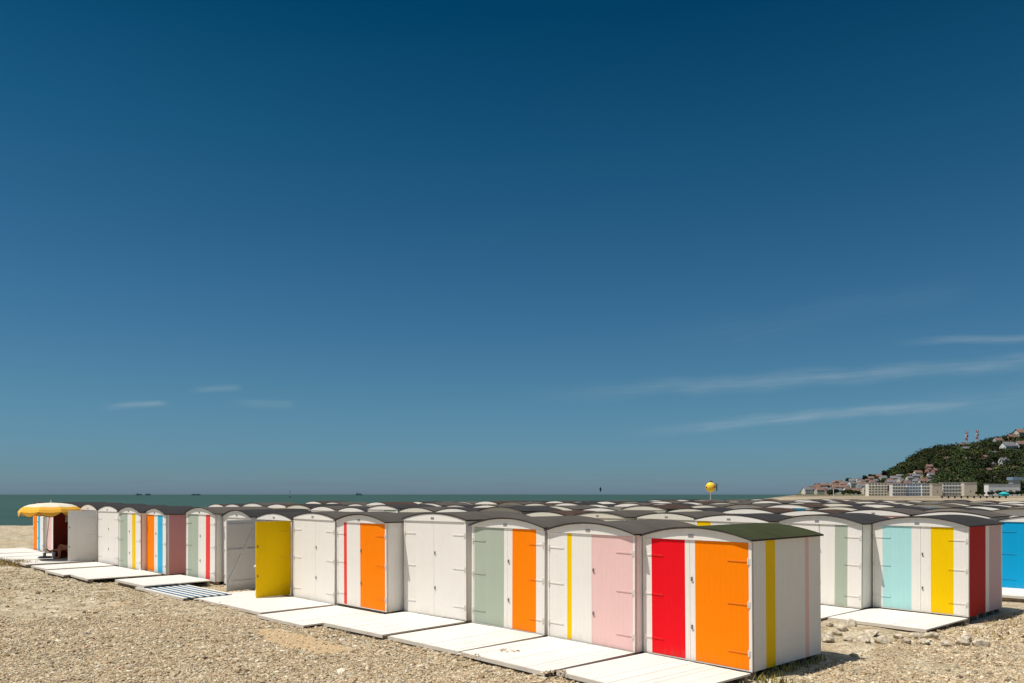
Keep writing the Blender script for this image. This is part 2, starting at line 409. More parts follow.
def post_mesh(w, H, lp, rp, white):
    def fn():
        b = MB(); z1 = H-.032
        b.box(-w/2, -w/2+lp, .0, .05, .035, z1); b.box(w/2-rp, w/2, .0, .05, .035, z1)
        b.box(-w/2+lp, w/2-rp, .006, .046, .035, .051)
        return b.mesh('door_frame', [white])
    return cached(('post', w, H, lp, rp, white.name), fn)
def plate_mesh():
    b = MB(); b.box(-.05,.05,-.020,-.0145,-.02,.02); return b.mesh('number_plate', [plain('plate_grey', (.20,.20,.20), .5)])
def feet_mesh(w, dep=DEPTH):
    def fn():
        b = MB()
        for y in (.12, .62, 1.1, 1.58, dep-.12): b.box(-w/2+.03, w/2-.03, y-.035, y+.035, -.16, .034)
        return b.mesh('floor_beam', [MWOOD])
    return cached(('feet', w, dep), fn)
def door_mesh(dw, side, stripes, z0, z1, inner, plankface):
    """origin on the hinge; side -1 = hinge on the left (leaf runs +x), +1 = hinge on the right"""
    def fn():
        b = MB(); mats = [plankface]; cuts = [0.]; mm = []
        for a, e, c in stripes:
            mt = paint(c)
            if a > cuts[-1]+1e-4: cuts.append(a); mm.append(0)
            if mt not in mats: mats.append(mt)
            cuts.append(e); mm.append(mats.index(mt))
        if cuts[-1] < dw-1e-4: cuts.append(dw); mm.append(0)
        off = 0 if side < 0 else -dw
        bi = 0
        if inner:
            mt = paint(inner)
            if mt not in mats: mats.append(mt)
            bi = mats.index(mt)
        b.striped([c+off for c in cuts], mm, .006, .034, z0, z1, bi)
        return b.mesh('door', mats)
    return cached(('door', round(dw,3), side, tuple(stripes), z0, z1, inner, plankface.name), fn)
def hinge_mesh(side, L, segs):
    """strap hinge painted over together with the leaf's stripes; segs: (start, end, colour) from the hinge outwards"""
    def fn():
        b = MB(); d = -side; mats = [paint(WHITE, 0)]
        for a, e, c in segs:
            m_ = paint(c, 0)
            if m_ not in mats: mats.append(m_)
            b.box(*sorted((a*d, e*d)), -.0025, .0058, -.012, .012, mats.index(m_))
        b.box(*sorted((-.03*d, .012*d)), -.008, .0058, -.045, .045, 0)
        b.bar((-.004*d,-.010,-.05), (-.004*d,-.010,.05), .014, 0, n=8)
        return b.mesh('hinge', mats)
    return cached(('hinge', side, L, tuple(segs)), fn)
def latch_mesh():
    def fn():
        b = MB(); b.box(-.012, .012, -.008, .0055, -.032, .032); b.box(-.008, .03, -.018, -.0085, -.008, .008); return b.mesh('latch', [MMETAL])
    return cached('latch', fn)
def split_stripes(stripes, w, x0, x1):
    """front stripes given as fractions of the hut's width -> metres inside the leaf x0..x1"""
    out = []
    for a, e, c in stripes:
        a = a*w; e = e*w; a = max(a, x0); e = min(e, x1)
        if e-a > .012:
            a -= x0; e -= x0
            if a < .012: a = 0.
            if (x1-x0)-e < .012: e = x1-x0
            out.append((round(a,4), round(e,4), c))
    return out
def hut(label, Rc, th, stripes=(), split=.5, H=1.97, rise=.17, roof='grey', right=(), left=(), lp=.04, rp=.04,
        w=2.03, detail=True, openl=0, openr=0, inner_l=None, inner_r=None, white=WHITE, group=None, base=0., name='beach_hut', locks=2, door_white=None, fo=.06, hl=.36):
    th = R(th); u = Vector((math.cos(th), -math.sin(th), 0))
    c = Vector((Rc[0], Rc[1], base))-u*w/2
    root = empty(name, c, -th, label=label, cat='beach hut', group=group)
    rt = random.Random(int(Rc[0]*100)); root.rotation_euler = (rt.uniform(-.006,.006), rt.uniform(-.007,.007), -th)
    wm = paint(white)
    link('wall', wall_mesh(w, H, rise, right, left, wm), root)
    link('gable', gable_mesh(w, H, rise, paint(white, 0)), root)
    link('roof', roof_mesh(w, H, rise, MFELT[roof], fo), root)
    link('door_frame', post_mesh(w, H, lp, rp, paint(white, 0)), root)
    if detail:
        link('floor_beam', feet_mesh(w), root)
        link('number_plate', cached('plate', lambda: plate_mesh()), root, (rt.uniform(-.05,.05), 0, H+.035))
    z0, z1 = .055, round(H-.036, 4); sx = split*w
    zs = (z0+.25, (z0+z1)/2+.03, z1-.27)
    dm = paint(door_white) if door_white else wm
    for side, a, e, op, inn in ((-1, lp+.003, sx-.003, openl, inner_l), (1, sx+.003, w-rp-.003, openr, inner_r)):
        st = split_stripes(stripes, w, a, e); dw = e-a
        hx_ = a-w/2 if side < 0 else e-w/2
        d = link('door', door_mesh(round(dw,3), side, st, z0, z1, inn, dm), root, (hx_, 0, 0), R(op)*side)
        if detail:
            segs = []; cur = .013
            rngs = [(a_, e_, c_) for a_, e_, c_ in st] if side < 0 else [(dw-e_, dw-a_, c_) for a_, e_, c_ in reversed(st)]
            for a_, e_, c_ in rngs:
                if a_ > cur+.01 and cur < hl: segs.append((round(cur,3), round(min(a_, hl),3), door_white or white)); cur = a_
                if cur < hl and e_ > cur: segs.append((round(cur,3), round(min(e_, hl),3), c_)); cur = min(e_, hl)
            if cur < hl-.005: segs.append((round(cur,3), hl, door_white or white))
            for z in zs: link('hinge', hinge_mesh(side, hl, segs), d, (0, 0, z))
            if side > 0:
                for z in ((z0+z1)/2+.33, (z0+z1)/2-.42)[:locks]: link('latch', latch_mesh(), d, (-dw+.035, 0, z))
            if op:   # ledges and brace on the inside of an open leaf
                o = 1 if side < 0 else -1
                def X(x): return x*o
                bm_ = paint(inn, 0) if inn else paint(white, 0)
                for z in (z0+.22, (z0+z1)/2+.12, z1-.16): bb = MB(); bb.box(*sorted((X(.04), X(dw-.03))), .036, .060, z-.055, z+.055); bb.build('ledge', bm_, d)
                b2 = MB(); y = .045; n_ = 4.5
                p = Vector((X(dw-.08), 0, z0+.26)); q = Vector((X(.12), 0, z1-.24)); dd = (q-p).normalized(); pr = Vector((-dd.z, 0, dd.x))*.05
                for yy in (.0355, .053):
                    b2.quad(*[tuple(k+Vector((0,yy,0))) for k in (p-pr, q-pr, q+pr, p+pr)])
                for k1, k2 in ((p-pr,q-pr),(q-pr,q+pr),(q+pr,p+pr),(p+pr,p-pr)):
                    b2.quad(tuple(k1+Vector((0,.0355,0))), tuple(k2+Vector((0,.0355,0))), tuple(k2+Vector((0,.053,0))), tuple(k1+Vector((0,.053,0))))
                b2.build('brace', bm_, d)
    return root
def deck(label, Rc, th, depth=2.05, w=2.0, top=.05, blue=False, group=None, skew=0, off=0.):
    th = R(th); u = Vector((math.cos(th), -math.sin(th), 0)); c = Vector((Rc[0], Rc[1], 0))-u*(w/2+off)
    o = empty('deck', c, -th+R(skew), label=label, cat='deck', group=group)
    b = MB(); n = 14; bw = w/n
    if not blue:
        for i in range(n):
            x = -w/2+i*bw; dz = random.uniform(-.002, .002)
            b.box(x+.002, x+bw-.002, -depth+random.uniform(-.006,.006), -.035, top-.028+dz, top+dz)
        b.build('boards', MDECK, o)
    else:
        n = 13; bw = (depth-.035)/n; b2 = MB()
        for i in range(n):
            (b2 if i % 2 else b).box(-w/2, w/2, -depth+i*bw+.004, -depth+(i+1)*bw-.004, top-.028, top)
        b.build('boards', MDECK, o); tag(b2.build('boards', MDECKB, o), 'blue painted boards')
    for y in (-depth+.10, -depth/2, -.12):
        bm_ = MB(); bm_.box(-w/2+.02, w/2-.02, y-.04, y+.04, -.16, top-.031); bm_.build('beam', MWOOD, o)
    fm = MB(); fm.box(-w/2, w/2, -depth-.024, -depth-.008, top-.062, top-.001); 
    fm.build('edge_board', paint((.66,.60,.52), 0), o)
    return o

GA = 'painted huts in the front row'
hut('nearest hut with red and orange doors, green roof and a yellow stripe on its side', (3.52,11.35), 49,
    [(.086,.415,RED),(.509,.969,ORANGE)], .46, 1.965, .15, 'green', right=[(.38,.65,YELLOW),(1.54,1.66,PINK)], lp=.05, rp=.05, group=GA)
hut('hut with one pale pink door and a thin yellow stripe on its white door', (2.025,12.78), 47.7,
    [(.241,.295,YELLOW),(.536,.981,PINK)], .533, 1.985, .15, 'grey', group=GA)
hut('hut with a sage green left door and a narrower orange right door', (.60,14.37), 45.5,
    [(.035,.464,SAGE),(.578,.892,ORANGE)], .51, 2.02, .15, 'grey', group=GA)
hut('all white hut directly left of the sage and orange hut', (-.945,15.99), 43.5, [], .50, 2.10, .13, 'grey', fo=.025, group=GA)
hut('hut with an orange right door and a thin red stripe on its white left door', (-2.78,17.17), 45.5,
    [(.150,.212,CORAL),(.494,.972,ORANGE)], .49, 2.02, .15, 'grey', group=GA)
hut('closed all white hut right beside the open yellow door', (-4.27,18.62), 46.4, [], .55, 2.11, .12, 'grey', base=-.06, fo=.025, group=GA)
hut('open hut with a bright yellow door and a braced white door swung out', (-5.80,20.4), 46.7, [(.5,1,YELLOW)], .5, 2.03, .14, 'dark',
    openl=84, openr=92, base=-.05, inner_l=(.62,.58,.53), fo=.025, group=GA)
hut('plain white hut half hidden by the swung out white door', (-7.38,21.95), 45, [], .5, 2.05, .17, 'dark', w=1.76, base=-.05, group=GA)
hut('hut with a sage door and a broad red stripe beside the striped deck', (-8.86,23.1), 44.3,
    [(.06,.432,SAGE),(.690,.835,CORAL)], .484, 2.06, .17, 'grey', group=GA)
hut('hut with orange and blue doors and a whole side painted dusty rose', (-11.3,25.3), 46.4,
    [(.033,.463,ORANGE),(.625,.851,LBLUE)], .533, 1.99, .17, 'dark', right=[(.1,DEPTH-.001,ROSE)], group=GA)
hut('hut with a sage left door and a thin yellow stripe near its right edge', (-12.7,26.5), 44.2,
    [(.048,.406,SAGE),(.614,.774,YELLOW)], .476, 2.02, .17, 'dark', group=GA)
hut('closed all white hut between the parasol hut and the sage and yellow hut', (-14.45,28.45), 43.1, [], .5, 2.03, .17, 'dark', fo=.025, group=GA)
h13 = hut('open hut behind the parasol with dark wine red inner door', (-16.3,30.4), 44.7, [], .5, 2.05, .19, 'dark',
    openl=101, openr=84, inner_l=WINE, fo=.025, group=GA)
hut('white hut mostly hidden behind the parasol and the open doors', (-18.0,31.95), 45, [], .5, 2.07, .19, 'dark', group=GA)
hut('hut with pale pink and pale green doors under the parasol canopy', (-19.55,33.55), 45.4,
    [(.0,.33,PINK),(.60,.98,PALE)], .5, 2.07, .19, 'dark', group=GA)
hut('farthest hut of the front row with an orange door and a blue stripe', (-21.3,35.2), 47.3,
    [(.03,.40,ORANGE),(.49,.69,LBLUE)], .457, 2.07, .19, 'dark', group=GA)

ROW = ['second', 'third', 'fourth', 'fifth', 'sixth', 'seventh', 'eighth', 'ninth']
ORD = ['first','second','third','fourth','fifth','sixth','seventh','eighth','ninth','tenth','eleventh','twelfth','thirteenth','fourteenth','fifteenth','sixteenth','seventeenth','eighteenth','nineteenth','twentieth','twenty first','twenty second']
# second row, nearest pair first
G2 = 'huts in the second row'
hut('right end hut with aqua and yellow striped doors and a dark red side stripe', (9.72,16.5), 49.5,
    [(.11,.425,AQUA),(.625,.855,YELLOW)], .52, 1.965, .165, 'dark', right=[(.06,1.0,DRED),(1.22,1.97,LPINK)], group=G2)
hut('white hut with one sage stripe between the green roofed and aqua huts', (8.0,17.75), 48,
    [(.50,.512,SAGE),(.69,.838,SAGE)], .49, 1.97, .17, 'dark', group=G2)
palette = [WHITE, SAGE, ORANGE, YELLOW, PINK, RED, BLUE, AQUA]
du = Vector((-1.545, 1.535))
def place_row(ri, start, count, first_label_idx, specials={}):
    """start: right front corner of the right-most hut"""
    rr = random.Random(100+ri)
    for k in range(count):
        p = Vector(start)+du*k+Vector((rr.uniform(-.12,.12), rr.uniform(-.12,.12)))
        H = 1.97+rr.choice([-.02,0,.03,.06,.1]); rf = rr.choices(['grey','dark','brown','pale'], [5,5,3,1])[0]; fo_ = rr.choice([.02,.02,.02,.03,.09])
        c1, c2 = rr.choice(palette), rr.choice(palette)
        st = [(.06,.46,c1),(.55,.94,c2)] if rr.random() < .6 else [(.2,.3,c1),(.6,.9,c2)]
        if rr.random() < .3: st = []
        wt = WHITE if rr.random() < .8 else (.70,.66,.56)
        th = 45+rr.uniform(-2, 2)
        if k in specials: st, H, rf, wt = specials[k]
        n_from_left = count-k-1
        rn = {'grey':'grey', 'dark':'blackish', 'brown':'brown', 'pale':'pale grey'}[rf]
        lab = f'hut with a {rn} arched roof, {ORD[n_from_left]} from the left end of the {ROW[ri]} row'
        hut(lab, p, th, st, .5, H, .135, rf, white=wt, fo=fo_, detail=(ri < 2 and k < 3), group=f'huts in the {ROW[ri]} row')
W_ = WHITE
place_row(0, (6.45,19.3), 15, 0, {0: ([(.0,.22,YELLOW)], 1.97, 'dark', W_), 1: ([(.2,.3,SAGE)], 1.98, 'grey', (.72,.68,.58)), 2: ([(.1,.4,SAGE)], 1.97, 'grey', (.72,.66,.55))})
place_row(1, (15.0,20.25), 18, 0, {0: ([(.0,1.,BLUE)], 1.92, 'dark', W_), 3: ([(.55,.94,ORANGE)], 1.97, 'brown', W_), 4: ([], 2.0, 'brown', W_)})
place_row(2, (22.2,24.3), 19, 0, {})
place_row(3, (28.4,29.0), 19, 0)
place_row(4, (34.5,33.6), 19, 0)
place_row(5, (41.0,38.0), 19, 0)
place_row(6, (47.0,43.0), 19, 0)
place_row(7, (56.0,45.5), 19, 0)

# decks before the front row
GD = 'white decks before the front row'
DK = [((3.52,11.35),49,'deck before the red and orange hut',2.05,.03), ((2.025,12.78),47.7,'deck before the pale pink door',2.08,.045),
      ((.60,14.37),45.5,'deck before the sage and orange hut',2.1,.04), ((-.945,15.99),44.5,'deck before the white hut left of the sage door',2.12,.03),
      ((-2.78,17.17),45.5,'deck before the red striped and orange hut',2.05,-.01), ((-4.27,18.6),45.5,'deck before the white hut beside the yellow door',1.86,.01),
      ((-5.70,20.03),45.5,'deck under the open yellow door',1.86,.0)]
for i, (rc, th, lb, dp, tp) in enumerate(DK):
    deck('white wooden '+lb, rc, th, dp, 1.97, tp, group=GD, skew=0 if 'yellow door' in lb else random.uniform(-1.,1.))
deck('deck painted in blue and white stripes before the red striped hut', (-7.35,20.45), 45, 1.3, 3.3, .035, blue=True, group=GD)
deck('raised white deck on timbers between the striped deck and the rose sided hut', (-8.85,22.95), 44.3, 1.95, 2.25, .11, group=GD)
deck('white wooden deck before the orange and blue doors', (-11.35,25.2), 46.4, 2.2, 2.0, .06, group=GD)
deck('white wooden deck before the sage and yellow hut', (-12.8,26.5), 45, 2.25, 2.1, .06, group=GD)
deck('white wooden deck before the white hut beside the parasol', (-14.5,28.35), 44.5, 2.2, 2.0, .06, group=GD)
deck('white wooden deck under the parasol and its sitter', (-16.35,30.3), 44.7, 2.3, 2.1, .06, group=GD)
deck('white wooden deck left of the parasol pole', (-18.0,31.9), 45, 2.2, 2.1, .06, group=GD)
deck('white wooden deck before the pink and pale green doors', (-19.6,33.5), 45.4, 2.2, 2.1, .06, group=GD)
deck('white wooden deck at the far left end of the row', (-21.3,35.1), 47.3, 2.6, 3.4, .06, group=GD)
deck('white wooden deck before the aqua and yellow hut', (9.72,16.5), 49.5, 2.15, 2.0, .015, group='white decks of the back rows')
deck('white wooden deck just behind the green roofed hut', (8.0,17.75), 48, 2.0, 2.0, .02, group='white decks of the back rows')
deck('white wooden deck before the bright blue hut', (15.15,20.15), 45, 1.9, 2.4, .06, group='white decks of the back rows')

# ------------------------------------------------------------------ small table at the open hut
tb = empty('side_table', (-6.61,20.5,.0), R(10), label='small white table peeping out beside the open yellow door', cat='table')
b_ = MB(); b_.box(-.19,.19,-.19,.19,.74,.77); b_.build('table_top', paint((.82,.80,.76),0), tb)
for sx in (-1,1):
    for sy in (-1,1):
        b_ = MB(); b_.bar((sx*.06,sy*.06,.739),(sx*.15,sy*.15,0),.022); b_.build('leg', paint((.80,.78,.74),0), tb)

# ------------------------------------------------------------------ parasol
PO = Vector((-18.40, 30.75, .12))
ps = empty('parasol', PO, 0, label='yellow and cream beach parasol with a scalloped edge shading the seated person', cat='parasol')
mc, t, b = newmat('canopy_cloth', .8, .15); co = t.coord(); n = t.noise(co, 30, 3); t.l.new(t.mix(n, (.60,.55,.42), (.70,.64,.50)), b.inputs['Base Color'])
my, t, b = newmat('canopy_yellow', .8, .15); co = t.coord(); n = t.noise(co, 30, 3); t.l.new(t.mix(n, (.78,.38,.035), (.85,.44,.06)), b.inputs['Base Color'])
mg, t, b = newmat('canopy_binding', .8, .15); b.inputs['Base Color'].default_value = (.10,.10,.06,1)
mb = MB(); NG = 9; SUB = 6; RC = 1.12; prof = [(0,2.20),(.4,2.175),(.75,2.12),(.92,2.05),(1.04,1.96),(RC,1.85)]
def cp(r, z, a, valley=True):
    k = (a % (2*math.pi/NG))/(2*math.pi/NG); s = math.sin(math.pi*k)
    rr_ = r*(1-.045*s*(r/RC)); return (rr_*math.cos(a)+.10*(z/2.17), rr_*math.sin(a), z-.03*s*(r/RC)**2)
NA = NG*SUB
for i in range(NA):
    a0, a1 = 2*math.pi*i/NA, 2*math.pi*(i+1)/NA
    for j in range(len(prof)-1):
        (r0,z0),(r1,z1) = prof[j], prof[j+1]
        mt = 1 if j >= 3 or (j == 2 and i % 2 == 0 and False) else 0
        if r0 == 0: mb.v += [cp(0,z0,a0), cp(r1,z1,a0), cp(r1,z1,a1)]; mb.f.append((len(mb.v)-3,len(mb.v)-2,len(mb.v)-1)); mb.m.append(0)
        else: mb.quad(cp(r0,z0,a0), cp(r1,z1,a0), cp(r1,z1,a1), cp(r0,z0,a1), mt)
can = mb.build('canopy', [mc, my], ps)
va = MB()
for i in range(NA):
    a0, a1 = 2*math.pi*i/NA, 2*math.pi*(i+1)/NA; k0 = (i % SUB)/SUB; k1 = (i % SUB+1)/SUB
    d0 = .035+.15*math.sin(math.pi*k0); d1 = .035+.15*math.sin(math.pi*k1)
    p0 = Vector(cp(RC,1.85,a0)); p1 = Vector(cp(RC,1.85,a1)); g = 0 if abs(a0-math.pi) < .55 else 1
    e = .022
    va.quad(tuple(p0), tuple(p1), tuple(p1-Vector((0,0,d1-e))), tuple(p0-Vector((0,0,d0-e))), 1 if g else 0)
    va.quad(tuple(p0-Vector((0,0,d0-e))), tuple(p1-Vector((0,0,d1-e))), tuple(p1-Vector((0,0,d1))), tuple(p0-Vector((0,0,d0))), 2)
va.build('valance', [mc, my, mg], can)
pb = MB(); pb.bar((-.13,0,.05),(.10,0,2.19),.035,n=8); pb.build('pole', paint((.80,.62,.58),0), ps)
pb = MB(); pb.bar((.10,0,2.20),(.105,0,2.33),.03,n=8,w2=.012); pb.build('finial', paint((.8,.78,.72),0), ps)
for i in range(NG):
    a = 2*math.pi*i/NG; p = Vector(cp(1.10,1.86,a)); rb = MB(); rb.bar((.10,0,2.14),(p.x,p.y,p.z-.02),.014,n=5); rb.build('rib', MMETAL, ps)
pb = MB(); pb.bar((-.13,0,.0),(-.13,0,.07),.52,n=20,w2=.46); pb.bar((-.13,0,.07),(-.13,0,.22),.07,n=10); pb.build('base', plain('parasol_base', (.13,.15,.15), .6), ps)

# ------------------------------------------------------------------ seated person, chair and stool
def skin_obj(name, pts, edges, mat, parent=None, root=0, lv=2):
    me = bpy.data.meshes.new(name); me.from_pydata([p[:3] for p in pts], edges, [])
    me.materials.append(mat); o = link(name, me, parent)
    md = o.modifiers.new('Skin', 'SKIN'); md.use_smooth_shade = True
    for i, p in enumerate(pts):
        r = p[3]; me.skin_vertices[0].data[i].radius = (r, r) if not isinstance(r, tuple) else r
        me.skin_vertices[0].data[i].use_root = (i == root)
    ss = o.modifiers.new('Sub', 'SUBSURF'); ss.levels = lv; ss.render_levels = lv
    return o
skin = plain('sun_tanned_skin', (.32,.13,.075), .5, .08, 12)
bx, by = -17.55, 31.0
def W(x, y, z): return (bx+x, by+y, z)
P = [(*W(0,0,.50), .125), (*W(.04,.03,.64), .115), (*W(.08,.05,.82), .125), (*W(.10,.07,.96), .115), (*W(.09,.07,1.05), .055), (*W(.07,.06,1.11), .055),
     (*W(.045,.045,1.20), .092), (*W(.035,.04,1.28), .085)]
Ed = [(0,1),(1,2),(2,3),(3,4),(4,5),(5,6),(6,7)]
def chain(start, items):
    k = start
    for it in items: P.append(it); Ed.append((k, len(P)-1)); k = len(P)-1
    return k
# legs: one foot on the deck, the other stretched out
chain(0, [(*W(-.06,-.09,.50), .095), (*W(-.40,-.25,.63), .062), (*W(-.33,-.38,.38), .056), (*W(-.27,-.48,.19), .038), (*W(-.38,-.56,.155), .032), (*W(-.44,-.60,.15), .022)])
chain(0, [(*W(-.08,.07,.49), .092), (*W(-.45,.0,.47), .060), (*W(-.70,-.04,.42), .052), (*W(-.90,-.08,.37), .036), (*W(-.98,-.10,.44), .032), (*W(-1.0,-.11,.49), .02)])
fin = []
for sgn, sh in ((-1, (.16,-.09)), (1, (.02,.22))):
    hand = [(*W(sh[0],sh[1],.95), .058), (*W(sh[0]-.05,sh[1]-.05,.70), .040), (*W(sh[0]-.24,sh[1]-.10,.60), .028), (*W(sh[0]-.31,sh[1]-.12,.60), .024)]
    k = chain(3, hand); hx_, hy_, hz_ = P[k][:3]
    for j, L in enumerate((.065,.075,.07,.055)):
        o_ = (j-1.5)*.020; fin.append((hx_, hy_+o_, hz_, L))
    fin.append((hx_+.035, hy_-.03*sgn, hz_, -.045))
person = skin_obj('person', P, Ed, skin)
tag(person, 'barefoot tanned person sitting in the shade between the open hut doors', 'person')
for i, (x, y, z, L) in enumerate(fin):
    if L > 0: pts = [(x+.012,y,z,.009),(x-L*.5,y,z+.004,.0085),(x-L,y,z-.02,.007)]
    else: pts = [(x,y*1,z,.010),(x-.02,y-.018,z-.004,.009),(x-.045,y-.026,z-.012,.008)]
    f_ = skin_obj('thumb' if L < 0 else 'finger', pts, [(0,1),(1,2)], skin, person, 0, 1)
hairm = plain('dark_hair', (.03,.018,.01), .6)
hb = bmesh.new(); bmesh.ops.create_icosphere(hb, subdivisions=3, radius=.105)
for v in hb.verts:
    if v.co.z < -.02 and v.co.x < .0: v.co.x *= .3
hm = bpy.data.meshes.new('hair'); hb.to_mesh(hm); hb.free(); hm.materials.append(hairm)
hh = link('hair', hm, person, W(.065,.055,1.275)); hh.scale = (1,.95,.85)
for nm, pos, s_, mt in (('nose', W(-.062,.0,1.22), .014, skin), ('eye', W(-.045,-.02,1.25), .010, hairm), ('eye', W(-.058,.045,1.25), .010, hairm), ('mouth', W(-.05,.005,1.175), .016, plain('lip', (.3,.08,.06)))):
    hb = bmesh.new(); bmesh.ops.create_icosphere(hb, subdivisions=2, radius=s_); hm = bpy.data.meshes.new(nm); hb.to_mesh(hm); hb.free(); hm.materials.append(mt); link(nm, hm, person, pos)
swim = plain('dark_red_cloth', (.30,.03,.03), .8)
skin_obj('swimsuit', [(*W(0,0,.50), .138), (*W(.04,.03,.64), .126), (*W(.08,.05,.80), .136), (*W(.095,.06,.90),.128)], [(0,1),(1,2),(2,3)], swim, person)
ch = empty('beach_chair', (bx+.02, by+.02, .13), R(28), label='low folding beach chair under the seated person', cat='chair')
b_ = MB(); b_.box(-.24,.22,-.24,.24,.245,.262); b_.build('seat', swim, ch)
b_ = MB()
b_.quad((.20,-.23,.27),(.20,.23,.27),(.36,.23,.86),(.36,-.23,.86)); b_.quad((.215,-.23,.27),(.215,.23,.27),(.375,.23,.86),(.375,-.23,.86)); b_.build('backrest', swim, ch)
for sy in (-.26,.26):
    b_ = MB(); b_.bar((-.24,sy,.25),(.24,sy,.0),.022,n=6); b_.build('leg', MMETAL, ch)
    b_ = MB(); b_.bar((.22,sy,.25),(-.24,sy,.0),.022,n=6); b_.build('leg', MMETAL, ch)
    b_ = MB(); b_.bar((.2,sy,.255),(.385,sy,.88),.022,n=6); b_.build('frame', MMETAL, ch)
st_ = empty('footstool', (bx-.92, by-.08, .13), R(15), label='low white footstool at the foot of the parasol pole', cat='stool')
b_ = MB(); b_.box(-.20,.20,-.15,.15,.17,.20); b_.build('seat', paint((.8,.78,.74),0), st_)
for sx in (-.16,.16):
    for sy in (-.11,.11): b_ = MB(); b_.box(sx-.02,sx+.02,sy-.02,sy+.02,0,.169); b_.build('leg', paint((.8,.78,.74),0), st_)
# towel and shelf hung on the wine red inner door (children of that door would move with it: the towel is loose)
wd = [o for o in h13.children if o.name.startswith('door') and 'frame' not in o.name][0]
tw = MB(); n_ = 8
for i in range(n_):
    x0, x1 = .05+.5*i/n_, .05+.5*(i+1)/n_
    y0, y1 = .064+.008*math.sin(i*1.7), .064+.008*math.sin((i+1)*1.7)
    tw.quad((x0,y0,1.52),(x1,y1,1.52),(x1,y1,1.80),(x0,y0,1.80)); tw.quad((x0,y0+.006,1.52),(x1,y1+.006,1.52),(x1,y1+.006,1.80),(x0,y0+.006,1.80))
two = tw.build('towel', plain('sage_towel', (.30,.32,.22), .9, .4, 14))
bpy.context.view_layer.update(); two.matrix_world = wd.matrix_world.copy(); two.name = 'towel'
tag(two, 'small grey green towel hanging on the wine red inner door', 'towel')

# ------------------------------------------------------------------ stones edging the sand between the huts, weeds
edge = [(6.1,14.9),(6.35,15.25),(6.7,15.6),(5.9,14.55),(7.0,15.0),(7.3,14.75),(7.55,14.6),(6.9,14.35),(7.2,14.2),(7.5,14.05),(7.75,13.95),(8.0,13.9),(8.2,14.05),(8.35,14.25),(6.6,14.45),(6.3,14.6),(7.85,14.5),(6.0,15.9),(6.5,15.95),(7.0,16.0),(8.5,14.5),(8.25,13.75),(5.75,15.2)]
ms = plain('pale_chalk_stone', (.47,.40,.30), .9, .4, 14)
for i, (x, y) in enumerate(edge):
    n1 = 3; me = stones_mesh('border_stone', np.array([0.]), np.array([0.]), np.array([0.]), np.array([random.uniform(.09,.16)]), 3, (.4,.7)); me.materials.clear(); me.materials.append(ms)
    o = link('border_stone', me, None, (x+random.uniform(-.05,.05), y+random.uniform(-.05,.05), float(ground_z(x,y))+.045), random.uniform(0,6))
    tag(o, 'pale stone in the loose line edging the sandy patch by the aqua hut deck', 'stone', 'stones edging the sandy patch')
def weeds(name, label, spots, h, cols, n):
    b = MB()
    for (cx, cy, r) in spots:
        for _ in range(n):
            a = random.uniform(0,6.28); rr_ = r*math.sqrt(random.random()); x = cx+rr_*math.cos(a); y = cy+rr_*math.sin(a); z = float(ground_z(x,y))
            L = h*random.uniform(.4,1.1); dx, dy = random.uniform(-.5,.5)*L, random.uniform(-.5,.5)*L; w = random.uniform(.004,.012)
            m_ = random.randrange(len(cols)); t_ = random.uniform(0,6.28); wx, wy = w*math.cos(t_), w*math.sin(t_)
            b.quad((x-wx,y-wy,z),(x+wx,y+wy,z),(x+dx*.5+wx,y+dy*.5+wy,z+L*.6),(x+dx*.5-wx,y+dy*.5-wy,z+L*.6), m_)
            b.quad((x+dx*.5-wx,y+dy*.5-wy,z+L*.6),(x+dx*.5+wx,y+dy*.5+wy,z+L*.6),(x+dx+wx*.3,y+dy+wy*.3,z+L),(x+dx-wx*.3,y+dy-wy*.3,z+L), m_)
    o = b.build(name, cols); tag(o, label, 'weeds', kind='stuff'); return o
gcol = [plain('leaf_green', (.13,.15,.035), .8), plain('leaf_yellow', (.38,.30,.06), .8), plain('leaf_dry', (.34,.25,.12), .8)]
sp = [(3.62+.72*t_, 11.30+.69*t_, .13) for t_ in (0,.2,.4,.6,.8,1.0,1.3,1.6,1.9)]+[(3.4,10.9,.25),(3.6,10.75,.25),(3.9,11.1,.2)]
weeds('weeds', 'green and yellow weeds along the foot of the nearest hut', sp, .11, gcol, 30)
weeds('weeds', 'dry tufts of grass in the shingle right of the aqua hut', [(8.9,14.8,.5),(10.3,16.3,.4),(10.9,16.9,.4),(9.6,15.5,.6),(11.5,17.0,.5),(12,16.2,.6),(7.6,16.6,.3)], .07, [gcol[2],gcol[2],gcol[1]], 60)
weeds('weeds', 'dry grass beside the decks at the far left end', [(-19.2,29.6,.5),(-20.0,30.4,.6),(-18.4,29.3,.4),(-21.5,30.6,.7),(-19.0,29.9,.15)], .22, [gcol[2],gcol[1],gcol[2]], 160)

